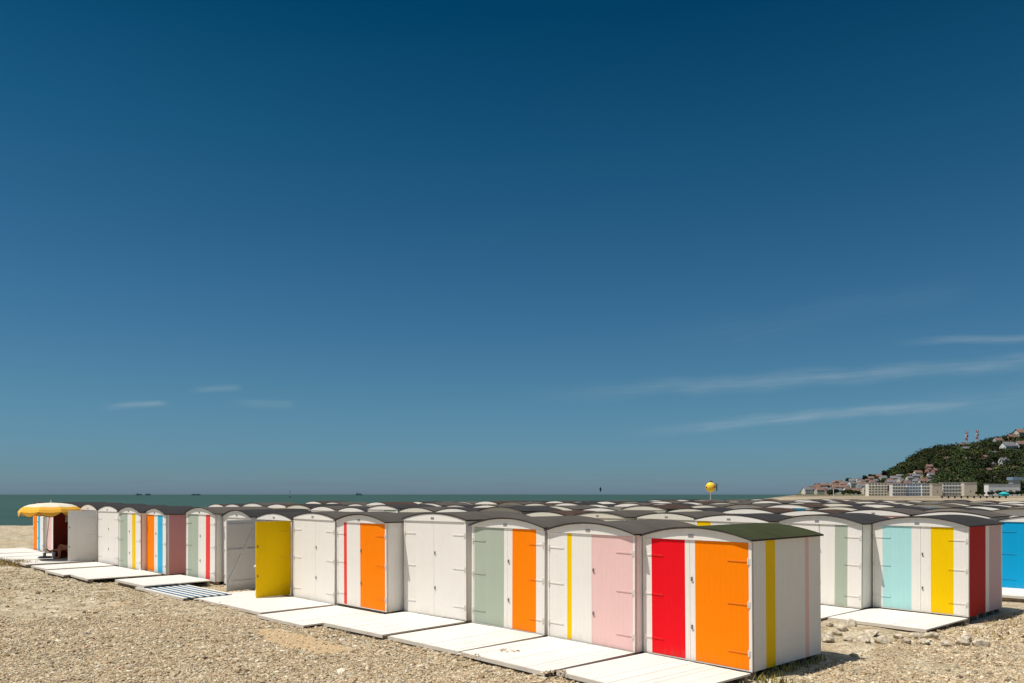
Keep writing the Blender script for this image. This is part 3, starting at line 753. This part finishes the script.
# ------------------------------------------------------------------ yellow ball on its mast, white mast, kite, ships
def sphere(name, r, mat, parent, loc, sx=1, sy=1, sz=1, sub=3):
    hb = bmesh.new(); bmesh.ops.create_icosphere(hb, subdivisions=sub, radius=r)
    for v in hb.verts: v.co.x *= sx; v.co.y *= sy; v.co.z *= sz
    me = bpy.data.meshes.new(name); hb.to_mesh(me); hb.free(); me.materials.append(mat)
    me.polygons.foreach_set('use_smooth', np.ones(len(me.polygons), bool)); return link(name, me, parent, loc)
BX, BY = (710.5-512)/775*92, 92.
bl = empty('beacon_ball', (BX, BY, 0), 0, label='round yellow ball with dark red spots on a thin pole above the hut roofs', cat='beacon')
zc = 2.65+7.1*92/775
sphere('ball', .57, plain('ball_yellow', (.85,.56,.03), .5, .1), bl, (0,0,zc), 1, 1, 1.05)
for x, z, s_ in ((-.50,-.02,.13),(.36,.04,.15)):
    y = -math.sqrt(max(.01, .57**2-x*x))*.97; sphere('spot', s_, plain('spot_red', (.30,.03,.02), .6), bl, (x, y, zc+z), 1, .35, 1, 2)
sphere('top_cap', .16, plain('cap_dark', (.05,.06,.09), .6), bl, (.05,0,zc+.70), 1.4, 1, .5, 2)
b_ = MB(); b_.bar((0,0,0),(0,0,zc-.6),.12,n=8); b_.build('pole', paint((.8,.78,.74),0), bl)
b_ = MB(); b_.box(.68,.80,-.02,.02,zc-.42,zc+.42); b_.build('flag', plain('flag_dark', (.03,.05,.06), .8), bl)
b_ = MB(); b_.bar((.55,0,zc),(.74,0,zc+.0),.05,n=6); b_.build('bracket', MMETAL, bl)
def obj_at(px, Y): return (px-512)/775*Y
ml = MB(); ml.bar((0,0,0),(0,0,4.6),.30,n=8,w2=.16); o = ml.build('mast', paint((.82,.79,.72),0), None, (obj_at(833.5,300),300,.3)); tag(o, 'slender white mast on the beach beyond the huts', 'mast')
kt = empty('kite', (obj_at(600.5,260), 260, 2.65+4.9*260/775), 0, label='small dark kite flying low over the sea', cat='kite')
b_ = MB(); kz = [(0,0,.9),(.38,0,.1),(0,0,-1.0),(-.38,0,.1)]; b_.quad(*kz); b_.quad(*[(x, y+.05+.12*(abs(x) < .1), z) for x, y, z in kz]); b_.build('sail', plain('kite_dark', (.012,.03,.04), .8), kt)
b_ = MB(); b_.bar((0,.06,-.9),(0,.06,.85),.05); b_.build('spar', MDARK, kt)
shipm = plain('ship_hull', (.07,.095,.115), .7); shipw = plain('ship_house', (.16,.19,.21), .7)
def ship(px, L, label, houses, Y=5200.):
    k = Y/775; o = empty('cargo_ship', (obj_at(px,Y), Y, -3.5), 0, label=label, cat='ship', group='ships far out at the horizon')
    b = MB(); l = L*k/2; n = len(b.v); hh_ = .8*k
    top = [(-l,-.8*k,hh_),(l*.92,-.8*k,hh_*1.05),(l*1.05,0,hh_*1.25),(l*.92,.8*k,hh_*1.05),(-l,.8*k,hh_)]
    bot = [(-l*.96,-.7*k,0),(l*.85,-.7*k,0),(l*.95,0,0),(l*.85,.7*k,0),(-l*.96,.7*k,0)]
    b.v += top+bot; b.f += [(0,1,2,3,4),(9,8,7,6,5)]+[(i,(i+1)%5+5 if False else i+5,(i+1)%5+5,(i+1)%5) for i in range(5)]; b.m += [0]*7
    b.build('hull', shipm, o)
    for x0, x1, h in houses:
        b = MB(); b.box(x0*k,x1*k,-.5*k,.5*k,hh_+.02,hh_+h*k); b.build('superstructure', shipw, o)
    return o
ship(139, 6, 'dark cargo ship, leftmost on the horizon', [(-2.2,-.6,1.0),(.8,2.,.5)])
ship(148, 5.5, 'dark cargo ship with twin deckhouses just right of the leftmost ship', [(-2,-.8,.7),(.2,1.6,.9)])
ship(196, 9, 'long low dark ship on the horizon left of the sailing boat', [(-3.4,-1.4,.55),(0,3,.4)])
ship(359, 7, 'dark ship on the horizon right of the sailing boat', [(-2.4,-1.,1.8),(.2,1.6,1.3)])
Y = 1500.; k = Y/775; sb = empty('sailing_boat', (obj_at(290,Y), Y, -3.5), 0, label='small sailing boat with a pale sail near the horizon', cat='boat')
b_ = MB(); b_.box(-1.3*k,1.2*k,-.3*k,.3*k,0,.9*k); b_.build('hull', shipm, sb)
b_ = MB(); b_.quad((-.1*k,0,1.2*k),(-.9*k,0,1.3*k),(-.12*k,0,7.*k),(-.06*k,0,7.*k)); b_.quad((-.1*k,.1,1.2*k),(-.9*k,.1,1.3*k),(-.12*k,.1,7.*k),(-.06*k,.1,7.*k)); b_.build('sail', plain('sail_cloth', (.55,.58,.58), .8), sb)
b_ = MB(); b_.bar((0,0,.9*k),(0,0,7.4*k),.25*k); b_.build('mast', shipm, sb)

# ------------------------------------------------------------------ the town
MG = plain('window_glass', (.17,.19,.21), .25, .2); MBLUEG = plain('window_blue', (.19,.26,.34), .3, .2)
def facade(px0, px1, Y, htop, wallc, label, floors, bays, depth=6, glass=MG, group=None, bands=None, ww=.6, wh=.55, roofc=(.30,.28,.26)):
    x0, x1 = obj_at(px0, Y), obj_at(px1, Y); z = 1.25; H = 2.65+(494.4-htop)*Y/775-z; L = x1-x0
    o = empty('apartment_block', ((x0+x1)/2, Y, z), 0, label=label, cat='building', group=group)
    b = MB(); b.box(-L/2, L/2, 0, depth, -.5, H); b.build('wall', plain('render_'+label[:6], wallc, .8, .08, .3), o)
    b = MB(); b.box(-L/2-.3, L/2+.3, -.3, depth+.3, H+.004, H+.5); b.build('roof', plain('flat_roof', roofc, .8), o)
    bw = L/bays; fh = H/floors; wm_ = None
    wme = MB(); wme.box(-bw*ww/2, bw*ww/2, -.10, .05, 0, fh*wh); me = wme.mesh('window', [glass])
    sl = MB(); sl.box(-L/2-.15, L/2+.15, -.75, -.002, 0, .35); sme = sl.mesh('balcony', [paint((.85,.83,.80), 0)])
    for f in range(floors):
        for i in range(bays): link('window', me, o, (-L/2+bw*(i+.5), 0, fh*(f+.28)))
        if f: link('balcony', sme, o, (0, 0, fh*f))
    return o
facade(868.5,887,690,483.3,(.70,.66,.55),'cream apartment block left of the long grey blocks',5,6,ww=.5,glass=plain('dim_glass',(.16,.16,.14),.4))
facade(892.5,906,700,484,(.60,.60,.59),'long seafront block with dark bays, leftmost section',4,5,glass=MG,ww=.60,wh=.6)
facade(906.8,921,702,484,(.52,.58,.66),'seafront block section with blue grey glazing',4,5,glass=MBLUEG,ww=.62,wh=.6)
facade(921.8,932,700,484,(.62,.62,.60),'seafront block section beside the blank beige end wall',4,4,glass=MG,ww=.60,wh=.6)
facade(932.3,942.5,695,483.8,(.50,.44,.36),'blank beige gable wall between two glazed seafront blocks',1,1,ww=.1,wh=.1)
facade(943,964,700,483,(.62,.62,.58),'right glazed seafront block before the second beige wall',4,7,glass=MG,ww=.68,wh=.62)
facade(964.3,977,695,482.6,(.54,.48,.40),'blank beige end wall of the right seafront block',1,1,ww=.1,wh=.1)
facade(988.5,1020,640,484.5,(.74,.72,.68),'long low white seafront building with a dark window strip',1,5,glass=MG,ww=.5,wh=.22)
Y = 650.; tw_ = empty('lookout_tower', (obj_at(1020,Y),Y,1.2), 0, label='grey lookout tower at the right end of the white seafront building', cat='tower')
zz = lambda y: 2.65+(494.4-y)*Y/775-1.2
b_ = MB(); b_.box(-3.2,3.2,4,10,0,zz(480)); b_.build('wall', plain('tower_wall', (.33,.35,.38), .8), tw_)
b_ = MB(); b_.box(-4.2,4.2,3,11,zz(480)+.01,zz(477)); b_.build('lantern_room', MBLUEG, tw_)
b_ = MB(); b_.bar((0,7,zz(477)),(0,7,zz(471.5)),.5,n=6); b_.build('aerial', shipm, tw_)
Y = 600.; ks = empty('kiosk', (obj_at(1005.5,Y),Y,1.1), 0, label='turquoise kiosk below the white seafront building', cat='kiosk')
b_ = MB(); b_.box(-2.6,2.6,0,4,0,2.0); b_.build('wall', plain('kiosk_wall', (.05,.50,.50), .6), ks)
b_ = MB(); b_.v += [(-3,-.4,2.01),(3,-.4,2.01),(3,4.4,2.01),(-3,4.4,2.01),(0,2,3.6)]; b_.f += [(0,1,4),(1,2,4),(2,3,4),(3,0,4),(3,2,1,0)]; b_.m += [0]*5; b_.build('roof', plain('kiosk_roof', (.03,.45,.48), .6), ks)
# jetty
Y = 420.; jt = empty('jetty', (obj_at(943,Y),Y,0), 0, label='dark wooden jetty on posts at the edge of the far beach', cat='jetty')
Lj = obj_at(1007,Y)-obj_at(943,Y); zj = 2.65-2.2*Y/775
b_ = MB(); b_.box(0,Lj,0,3,zj,zj+.35); b_.build('walkway', MDARK, jt)
for i in range(11):
    b_ = MB(); b_.box(Lj*i/10-.25,Lj*i/10+.25,.5,1.2,-1.,zj-.002); b_.build('post', MDARK, jt)
# villas
MROOF = [plain('tile_red', (.17,.10,.08), .85, .2, .3), plain('slate_grey', (.14,.14,.15), .8, .2, .3), plain('tile_brown', (.20,.115,.08), .85, .2, .3)]
MWALL = [plain('house_white', (.74,.71,.64), .8, .08, .3), plain('house_brick', (.30,.15,.11), .8, .15, .3), plain('house_cream', (.60,.54,.43), .8, .1, .3)]
KIND = {(0,0):('white house with a red tiled roof','white houses with red roofs'), (0,1):('white house with a grey slate roof','white houses with slate roofs'),
        (1,0):('brick house with a red tiled roof','brick houses with red roofs'), (1,1):('brick house with a grey slate roof','brick houses with slate roofs'),
        (2,2):('cream house with a brown roof','cream houses with brown roofs'), (2,1):('cream house with a grey slate roof','cream houses with slate roofs')}
protos = {}
def villa(kind, x, y, z, rz, s, label=None, group=None):
    if kind not in protos:
        w_, r_ = kind; o = empty('hillside_house'); L, D, H = 11., 9., 7.
        b = MB(); b.box(-L/2,L/2,-D/2,D/2,-3,H); 
        b.v += [(-L/2,-D/2,H),(-L/2,D/2,H),(-L/2,0,H+3.4)]; b.f.append((len(b.v)-3,len(b.v)-2,len(b.v)-1)); b.m.append(0)
        b.v += [(L/2,-D/2,H),(L/2,D/2,H),(L/2,0,H+3.4)]; b.f.append((len(b.v)-3,len(b.v)-2,len(b.v)-1)); b.m.append(0)
        b.build('wall', MWALL[w_], o)
        b = MB(); e = .5
        for sg in (-1,1):
            b.quad((-L/2-e,sg*(D/2+e),H-.35),(L/2+e,sg*(D/2+e),H-.35),(L/2+e,0,H+3.55),(-L/2-e,0,H+3.55)); b.quad((-L/2-e,sg*(D/2+e),H-.05),(L/2+e,sg*(D/2+e),H-.05),(L/2+e,0,H+3.85),(-L/2-e,0,H+3.85))
        rf = b.build('roof', MROOF[r_], o); b = MB(); b.box(L*.25,L*.25+1,-.5,.5,H+2.5,H+5); b.build('chimney', MWALL[1], rf)
        wme = MB(); wme.box(-.75,.75,-.08,.06,0,1.7); wm_ = wme.mesh('window', [MG])
        for fz in (1.0,4.2):
            for xx in (-3.6,-1.2,1.2,3.6): link('window', wm_, o, (xx,-D/2,fz))
        for fz in (1.0,4.2):
            for xx in (-2.2,2.2): link('window', wm_, o, (-L/2,xx,fz), R(90))
        protos[kind] = o; c = o
    else: c = copy_tree(protos[kind])
    c.location = (x,y,z); c.rotation_euler = (0,0,rz); c.scale = (s,s,s*random.uniform(.85,1.1))
    lb, gr = KIND[kind]
    tag(c, label or lb+' among the houses climbing the headland', 'house', group or gr+' on the headland'); return c
rv = random.Random(5); kinds = list(KIND)
placed = []
tries = 0
while len(placed) < 118 and tries < 6000:
    tries += 1
    Yh = rv.uniform(1000, 1290); pxh = rv.uniform(806, 936) if rv.random() < .975 else rv.uniform(936, 1030)
    if pxh < 850: Yh = rv.uniform(1090, 1300)
    x = obj_at(pxh, Yh)
    if coast_sd(x, Yh) < 14: continue
    if pxh > 885 and Yh > 1235: continue
    if any((x-a)**2+((Yh-b__)*.55)**2 < 12.5**2 for a, b__ in placed): continue
    placed.append((x, Yh)); villa(rv.choice(kinds), x, Yh, land_z(x, Yh), rv.uniform(-.5,.5), rv.uniform(.65,1.0))
top = [(1008,1180,(0,1),1.6,'large white house with a slate roof high among the trees'),(1021,1200,(0,0),1.5,'large white house with a red roof at the right edge high on the hill'),
       (965,1240,(0,1),1.0,'white house alone among the trees below the lattice masts'),(998,1290,(0,0),1.2,'white house with a red roof on the crest right of the masts'),(1012,1295,(1,0),1.3,'brick house with a red roof on the crest beside the dark tree'),
       (980,1230,(0,1),.7,'small white house half sunk in trees under the right mast'),(962,1290,(2,2),1.1,'cream house with a brown roof on the crest at the left mast'),(1021,1300,(2,2),1.6,'large cream house with a brown roof on the crest at the right edge')]
for p_, Y_, kd, s_, lb in top:
    x = obj_at(p_, Y_); placed.append((x,Y_)); villa(kd, x, Y_, land_z(x,Y_)+3, .1, s_, lb, 'houses high on the hill')

# trees
def leaves(centers, radii, n, sz):
    """leaf clumps spread through each crown's volume, returns verts"""
    C_ = np.repeat(centers, n, 0); Rd = np.repeat(radii, n, 0); N = len(C_)
    d = rng.normal(size=(N,3)); d /= np.linalg.norm(d, axis=1)[:,None]
    rad_ = rng.uniform(.45, 1.08, N)**.6
    lump = 1+.22*np.sin(d[:,0]*4+C_[:,0])*np.sin(d[:,1]*5+C_[:,1])+.15*np.sin(d[:,2]*6+C_[:,0]*.7)
    p = C_+d*Rd*(rad_*lump)[:,None]
    nrm = d+rng.normal(size=(N,3))*.45; nrm /= np.linalg.norm(nrm, axis=1)[:,None]
    u_ = np.cross(nrm, rng.normal(size=(N,3))); u_ /= np.linalg.norm(u_, axis=1)[:,None]; v_ = np.cross(nrm, u_)
    s = sz*rng.uniform(.6,1.4,N)[:,None]
    V = np.stack([p-u_*s-v_*s*.7, p+u_*s-v_*s*.7, p+u_*s*.8+v_*s*.7, p-u_*s*.8+v_*s*.7], 1)
    return V
def quads_mesh(name, V, tone, mat):
    N = len(V); me = bpy.data.meshes.new(name); me.vertices.add(N*4); me.vertices.foreach_set('co', V.reshape(-1))
    me.loops.add(N*4); me.loops.foreach_set('vertex_index', np.arange(N*4)); me.polygons.add(N)
    me.polygons.foreach_set('loop_start', np.arange(0,N*4,4)); me.polygons.foreach_set('loop_total', np.full(N,4)); me.update()
    a = me.attributes.new('tone','FLOAT_COLOR','POINT'); tt = np.repeat(np.concatenate([tone, np.ones((N,1))],1), 4, 0); a.data.foreach_set('color', tt.ravel().astype(np.float32))
    me.materials.append(mat); return me
mf, t, b = newmat('foliage', .9, .1); at = t.n.new('ShaderNodeAttribute'); at.attribute_name = 'tone'; t.l.new(at.outputs['Color'], b.inputs['Base Color'])
LT = np.array([(.034,.050,.016),(.046,.066,.020),(.026,.042,.018),(.068,.080,.024),(.056,.054,.022)])
def tree_tones(nc, n): 
    t0 = LT[rng.choice(5, nc)]*rng.uniform(.8,1.2,(nc,1)); return np.repeat(t0, n, 0)*rng.uniform(.75,1.25,(nc*n,1))
cs = []
for _ in range(9000):
    Yt = rng.uniform(930,1345); pxt = rng.uniform(868,1075); x = (pxt-512)/775*Yt
    if pxt < 925 and Yt < 1215-(pxt-868)*1.2: continue
    if Yt < 1000 and rng.random() < .5: continue
    hz_ = land_z(x,Yt)
    if hz_ < 3 or any(abs(x-a) < 9 and -26 < Yt-b__ < 8 for a, b__ in placed): continue
    r = rng.uniform(3.2,5.6) if rng.random() < .6 else rng.uniform(6,9.5)
    r *= float(np.clip((pxt-850)/70, .4, 1)); cs.append((x,Yt,hz_+r*.9,r))
    if len(cs) > 3600: break
cs = np.array(cs); nl = 95
TT = tree_tones(len(cs), nl)*np.repeat(np.clip(1+.45*np.sin(cs[:,0]*.05+1)*np.sin(cs[:,1]*.035), .5, 1.5), nl)[:,None]*.8
V = leaves(cs[:,:3], np.stack([cs[:,3]*1.05,cs[:,3]*1.05,cs[:,3]*.95],-1), nl, 1.0)
wd_ = link('hillside_wood', quads_mesh('hillside_wood', V, TT, mf)); tag(wd_, 'dense dark green wood covering the upper slope of the headland', 'wood', kind='stuff')
bark = plain('bark', (.10,.075,.05), .9)
_tp = []
def tree(x, y, z, r, label, group, tall=1.15):
    if len(_tp) < 3:
        o = empty('tree'); b = MB(); b.bar((0,0,-2),(0,0,6.5),1.0,n=7,w2=.5)
        for k_ in range(4):
            a = k_*1.7; b.bar((0,0,4+.5*k_),(2.6*math.cos(a),2.6*math.sin(a),7.5+.3*k_),.4,n=5,w2=.12)
        b.build('trunk', bark, o)
        cc = np.array([(rng.uniform(-2.2,2.2),rng.uniform(-2.2,2.2),rng.uniform(5.5,11)) for _ in range(9)]); rr_ = rng.uniform(1.8,3.0,(9,1))*np.array([[1,1,.85]])
        link('crown', quads_mesh('crown', leaves(cc, rr_, 110, .55), tree_tones(9,110)*.8, mf), o); _tp.append(o); c = o
    else: c = copy_tree(random.choice(_tp))
    c.location = (x,y,z); s = r/4.6; c.scale = (s,s,s*tall); c.rotation_euler = (0,0,random.uniform(0,6)); tag(c, label, 'tree', group)
for px_, Y_, r_, lb in ((849,1280,7.5,'rounded dark tree standing alone above the roofs at the low end of the headland'),(865,1280,7,'dark tree above the roofs, left of the pair'),(871,1290,8,'tallest of the dark trees above the cream block'),
                        (838,1270,6,'small dark tree on the low skyline right of the pale houses'),(830,1260,5,'smallest dark tree at the low end of the skyline'),(1005,1290,9,'dark round tree on the crest between the cream houses'),
                        (876,1290,7,'dark tree at the foot of the wooded slope'),(885,1290,8,'broad dark tree where the wooded slope begins')):
    x = obj_at(px_,Y_); tree(x, Y_, land_z(x,Y_)-2.5, r_*.85, lb, 'trees on the skyline', .85)
for i in range(46):
    px_ = random.uniform(826,1024); Y_ = random.uniform(730,800) if i % 2 else random.uniform(960,1120); x = obj_at(px_,Y_)
    if coast_sd(x,Y_) < 8: continue
    tree(x, Y_, land_z(x,Y_)-.5, random.uniform(2.6,4.6), 'low bushy green tree among the houses and blocks of the seafront', 'low trees among the town', .7)
for i in range(10):
    px_ = 979+i*4.8+random.uniform(-1,1); x = obj_at(px_,625); tree(x, 625, 1.2, random.uniform(1.8,2.8), 'low dark shrub in front of the white seafront building', 'shrubs before the white seafront building', .6)

# lattice masts on the crest
MR = plain('mast_red', (.55,.06,.05), .6); MW = plain('mast_white', (.75,.72,.68), .6)
for px_, Y_, ytop, lb in ((966.5,1310,431,'left red and white lattice mast on the hill crest'),(977.,1310,430,'right red and white lattice mast on the hill crest')):
    x = obj_at(px_,Y_); z0 = land_z(x,Y_)-2; H_ = 2.65+(494.4-ytop)*Y_/775-z0
    o = empty('lattice_mast', (x,Y_,z0), .4, label=lb, cat='radio mast', group='lattice masts on the crest')
    NB = 7; wA, wB = 3.4, 1.8
    for i in range(NB):
        za, zb = H_*i/NB, H_*(i+1)/NB; ra, rb = wA+(wB-wA)*i/NB, wA+(wB-wA)*(i+1)/NB; b = MB()
        cor = [(-1,-1),(1,-1),(1,1),(-1,1)]
        for k_ in range(4):
            c0, c1 = cor[k_], cor[(k_+1)%4]
            b.bar((c0[0]*ra/2,c0[1]*ra/2,za),(c0[0]*rb/2,c0[1]*rb/2,zb),.42); b.bar((c0[0]*ra/2,c0[1]*ra/2,za),(c1[0]*rb/2,c1[1]*rb/2,zb),.28); b.bar((c0[0]*rb/2,c0[1]*rb/2,zb),(c1[0]*rb/2,c1[1]*rb/2,zb),.28)
        b.build('mast_section', MR if i % 2 == 0 else MW, o)
    for zf in (.78,.93):
        b = MB(); b.bar((0,-2.2,H_*zf),(0,-1.2,H_*zf),3.6,n=12,w2=3.0); b.build('dish', MR if zf < .9 else MW, o)

# ------------------------------------------------------------------ light, sky, camera
SUN_EL = 67.; sdir = Vector((-.955, -.29, 0)).normalized()*math.cos(R(SUN_EL)); sdir.z = math.sin(R(SUN_EL))
sl = bpy.data.lights.new('sun', 'SUN'); sl.energy = 4.25; sl.angle = R(.5); sl.color = (1., .955, .88)
so = bpy.data.objects.new('sun', sl); COL.objects.link(so); so.rotation_euler = (-sdir).to_track_quat('-Z','Y').to_euler(); so.location = (-30,0,60)
w = bpy.data.worlds.new('World'); sc.world = w; w.use_nodes = True
t = NT(w.node_tree); bg = w.node_tree.nodes['Background']
sky = t.n.new('ShaderNodeTexSky'); sky.sky_type = 'NISHITA'; sky.sun_disc = False
sky.sun_elevation = R(SUN_EL); sky.sun_rotation = math.atan2(sdir.x, sdir.y); sky.altitude = 0
sky.air_density = 1.0; sky.dust_density = .6; sky.ozone_density = 2.0
d = t.sep(t.coord('Generated'))
hor = t.math('SQRT', t.math('ADD', t.math('MULTIPLY', d[0], d[0]), t.math('MULTIPLY', d[1], d[1])))
el = t.math('ARCTAN2', d[2], hor); el = t.math('MULTIPLY', el, 57.2958)
rmp = t.n.new('ShaderNodeValToRGB'); t.l.new(t.range(el, -2, 70, 0, 1), rmp.inputs[0])
E_ = [(0,(.30,.465,.75)),(.032,(.30,.465,.75)),(.053,(.25,.43,.63)),(.124,(.235,.445,.545)),(.222,(.165,.405,.51)),(.361,(.058,.325,.42)),(.472,(.006,.225,.32)),(.58,(.02,.23,.33)),(.8,(1.3,1.25,1.1))]
while len(rmp.color_ramp.elements) < len(E_): rmp.color_ramp.elements.new(.5)
for e_, (p_, c_) in zip(rmp.color_ramp.elements, E_): e_.position = p_; e_.color = (*c_, 1)
skyc = t.mix(1., sky.outputs[0], rmp.outputs[0], 'MULTIPLY')
# thin cirrus streaks, placed by direction in the sky
yy = t.math('MAXIMUM', d[1], .05); U = t.math('DIVIDE', d[0], yy); Vv = t.math('DIVIDE', d[2], yy)
front = t.math('GREATER_THAN', d[1], .1)
def streak(p0, p1, width, amp, seed, prev):
    a = Vector(((p0[0]-512)/775, (494.4-p0[1])/775)); c = Vector(((p1[0]-512)/775, (494.4-p1[1])/775)); L = (c-a).length; ux, uy = (c-a)/L
    du_ = t.math('SUBTRACT', U, a.x); dv_ = t.math('SUBTRACT', Vv, a.y)
    al = t.math('ADD', t.math('MULTIPLY', du_, ux), t.math('MULTIPLY', dv_, uy)); pe = t.math('SUBTRACT', t.math('MULTIPLY', dv_, ux), t.math('MULTIPLY', du_, uy))
    cv = t.n.new('ShaderNodeCombineXYZ'); t.l.new(al, cv.inputs[0]); t.l.new(pe, cv.inputs[1]); cv.inputs[2].default_value = seed
    nz = t.noise(t.mapping(cv.outputs[0], (7, 110, 1)), 1.8, 8, .68); nw = t.noise(t.mapping(cv.outputs[0], (5, 5, 1)), 1.5, 2)
    pe = t.math('ADD', pe, t.math('MULTIPLY', t.math('SUBTRACT', nw, .5), width*1.6))
    ml_ = t.math('MULTIPLY', t.range(al, 0, L*.45, 0, 1, True), t.range(al, L*.8, L, 1, 0, True))
    mp = t.range(t.math('ABSOLUTE', pe), 0, width, 1, 0, True)
    mk = t.math('MULTIPLY', t.math('MULTIPLY', ml_, mp), t.range(nz, .2, .75))
    return t.math('ADD', prev, t.math('MULTIPLY', mk, amp*.40))
c0 = 0.0
for args in (((600,437),(990,401),.011,.55,1),((480,400),(1180,352),.016,.40,2),((880,343),(1090,337),.008,.45,3),((95,408),(172,403),.006,.6,4),((185,392),(245,388),.007,.3,5),((225,402),(300,404),.009,.22,6),((860,415),(1100,390),.03,.16,7),((610,350),(1000,285),.03,.06,8)):
    c0 = streak(*args, c0)
cl = t.math('MULTIPLY', t.math('MULTIPLY', c0, front), 1.0, clamp=True)
bk = t.n.new('ShaderNodeCombineXYZ'); t.l.new(U, bk.inputs[0]); t.l.new(Vv, bk.inputs[1])
bn = t.noise(t.mapping(bk.outputs[0], (9, 130, 1)), 1., 6, .6)
band = t.math('MULTIPLY', t.math('MULTIPLY', t.range(Vv, .004, .012, 0, 1, True), t.range(Vv, .014, .034, 1, 0, True)), t.range(bn, .46, .66, 0, .30))
skyc = t.mix(t.math('MULTIPLY', band, front), skyc, (1.35,1.75,2.1))
skyc = t.mix(cl, skyc, (6.2,6.5,6.3))
t.l.new(skyc, bg.inputs['Color']); bg.inputs['Strength'].default_value = .094
cam = bpy.data.cameras.new('camera'); co_ = bpy.data.objects.new('camera', cam); COL.objects.link(co_); sc.camera = co_
cam.sensor_width = 36; cam.lens = 775/1024*36; cam.shift_y = (494.3-341.5)/1024; cam.clip_start = .1; cam.clip_end = 60000
co_.location = (0,0,2.65); co_.rotation_euler = (R(90),0,0)
sc.view_settings.view_transform = 'Standard'; sc.view_settings.look = 'None'; sc.view_settings.exposure = .27; sc.view_settings.gamma = 1
sc.cycles.max_bounces = 8; sc.cycles.diffuse_bounces = 6
